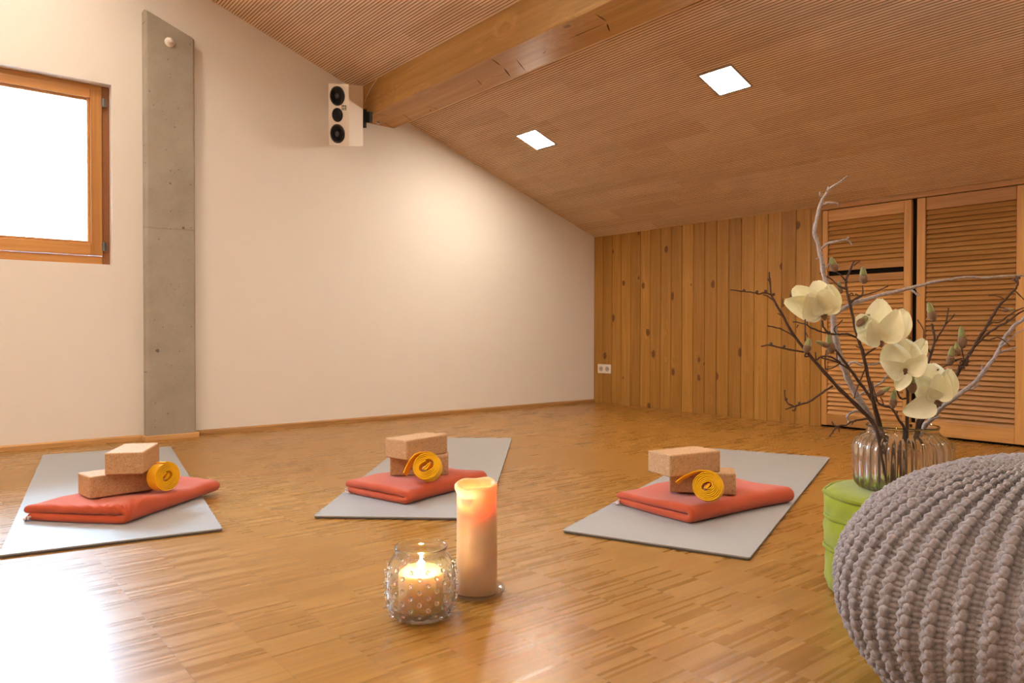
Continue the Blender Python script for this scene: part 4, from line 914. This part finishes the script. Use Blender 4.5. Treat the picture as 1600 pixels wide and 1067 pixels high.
# ellipse arc length table for even stitches
ths = np.linspace(t0, t1, 2000); exx = (KR-yr-dn)*np.cos(ths); ezz = (KH-yr-dn)*np.sin(ths)
arc = np.concatenate([[0], np.cumsum(np.hypot(np.diff(exx), np.diff(ezz)))]); LA = arc[-1]
SEG = 16; NU = NS*SEG+1; NV = 8
uu = np.arange(NU)/SEG; tt = 2*PI*uu
allv = []; nrow = 0; spin = .35
for j in range(ROWS):
    typ = 1 if j % 2 == 0 else -1
    ph0 = 2*PI*(j+.03*rng.standard_normal())/ROWS
    s = np.clip((uu + .01*rng.standard_normal() + .122*np.sin(2*tt) + .08*np.cos(tt))/NS, 0, 1)
    th = np.interp(s*LA, arc, ths)
    rr = (KR-yr-dn)*np.cos(th)
    gap = 2*PI*rr/ROWS                                               # spacing of rows here
    ampl = np.minimum(.73*gap, .020)
    # in ridge: heads of one row over the feet of the next
    lat = ampl*np.cos(tt)
    dep = typ*dn*np.cos(tt)*1.15 + .0012*np.cos(2*tt)
    az = ph0 + lat/np.maximum(rr, .02) + .10*np.sin(th)*spin
    nx_ = np.cos(th)/KR; nz2 = np.sin(th)/KH; nl = np.hypot(nx_, nz2); nx_, nz2 = nx_/nl, nz2/nl
    jit = .0012*np.interp(uu, np.arange(0, NS+2), rng.standard_normal(NS+2))
    rad_ = rr+(dep+jit)*nx_; z = (KH-yr-dn)*np.sin(th)+(dep+jit)*nz2+KZ
    z = np.maximum(z, yr*.55)
    P = np.stack([rad_*np.cos(az), rad_*np.sin(az), z], 1)
    T = np.gradient(P, axis=0); T /= np.linalg.norm(T, axis=1)[:, None]
    Nn = np.stack([nx_*np.cos(az), nx_*np.sin(az), nz2], 1); Nn -= T*(Nn*T).sum(1)[:, None]; Nn /= np.linalg.norm(Nn, axis=1)[:, None]
    Bn = np.cross(T, Nn)
    w = 2*PI*np.arange(NV)/NV
    rloc = yr*np.clip(gap/.0135, .6, 1.05)*(1+.10*typ*np.cos(tt))
    ring = P[:, None, :] + (Nn[:, None, :]*np.cos(w)[None, :, None] + Bn[:, None, :]*np.sin(w)[None, :, None])*rloc[:, None, None]
    allv.append(ring.reshape(-1, 3))
V = np.concatenate(allv); nring = NU*NV
ii, kk = np.meshgrid(np.arange(NU-1), np.arange(NV), indexing='ij')
q = np.stack([ii*NV+kk, ii*NV+(kk+1) % NV, (ii+1)*NV+(kk+1) % NV, (ii+1)*NV+kk], -1).reshape(-1, 4)
Q = (q[None]+(np.arange(ROWS)*nring)[:, None, None]).reshape(-1, 4)
uq = np.stack([np.stack([ii, ii, ii+1, ii+1], -1)/SEG, np.stack([kk, kk+1, kk+1, kk], -1)/NV], -1).reshape(-1, 2)
UVs = np.tile(uq, (ROWS, 1)).astype(np.float32)
me = bpy.data.meshes.new('knit'); me.vertices.add(len(V)); me.vertices.foreach_set('co', V.astype(np.float32).ravel())
me.loops.add(Q.size); me.loops.foreach_set('vertex_index', Q.astype(np.int32).ravel())
me.polygons.add(len(Q)); me.polygons.foreach_set('loop_start', np.arange(0, Q.size, 4, dtype=np.int32)); me.polygons.foreach_set('loop_total', np.full(len(Q), 4, dtype=np.int32))
me.polygons.foreach_set('use_smooth', np.ones(len(Q), dtype=bool))
uvl = me.uv_layers.new(name='UVMap'); uvl.data.foreach_set('uv', UVs.ravel())
me.update(); me.validate(); me.materials.append(M['knit'])
link(bpy.data.objects.new('knit_cover', me), kp)
MB().lathe([(0, .006)]+[((KR-.021)*math.cos(a), max(.006, KZ+(KH-.021)*math.sin(a))) for a in np.linspace(rad(-70), rad(89), 40)]+[(0, KZ+KH-.021)], 96).build('filling', M['filling'], kp, True)

# ------------------------------------------------------------------ daylight and colour management
w = bpy.data.worlds.new('overcast sky'); S.world = w; w.use_nodes = True
bg = w.node_tree.nodes['Background']; bg.inputs[0].default_value = (.52, .75, 1., 1); bg.inputs[1].default_value = 52.
pd = bpy.data.lights.new('window_portal', 'AREA'); pd.shape = 'RECTANGLE'; pd.size = WX1-WX0; pd.size_y = WZ1-WZ0; pd.cycles.is_portal = True
po = bpy.data.objects.new('window_portal', pd); po.location = ((WX0+WX1)/2, TH-.01, (WZ0+WZ1)/2); po.rotation_euler = (rad(-90), 0, 0); link(po)
vs = S.view_settings; S.display_settings.display_device = 'sRGB'; vs.view_transform = 'Standard'; vs.look = 'None'; vs.gamma = 1; vs.use_curve_mapping = False; vs.exposure = .55
S.cycles.max_bounces = 14; S.cycles.transmission_bounces = 12; S.cycles.transparent_max_bounces = 16; S.cycles.diffuse_bounces = 6
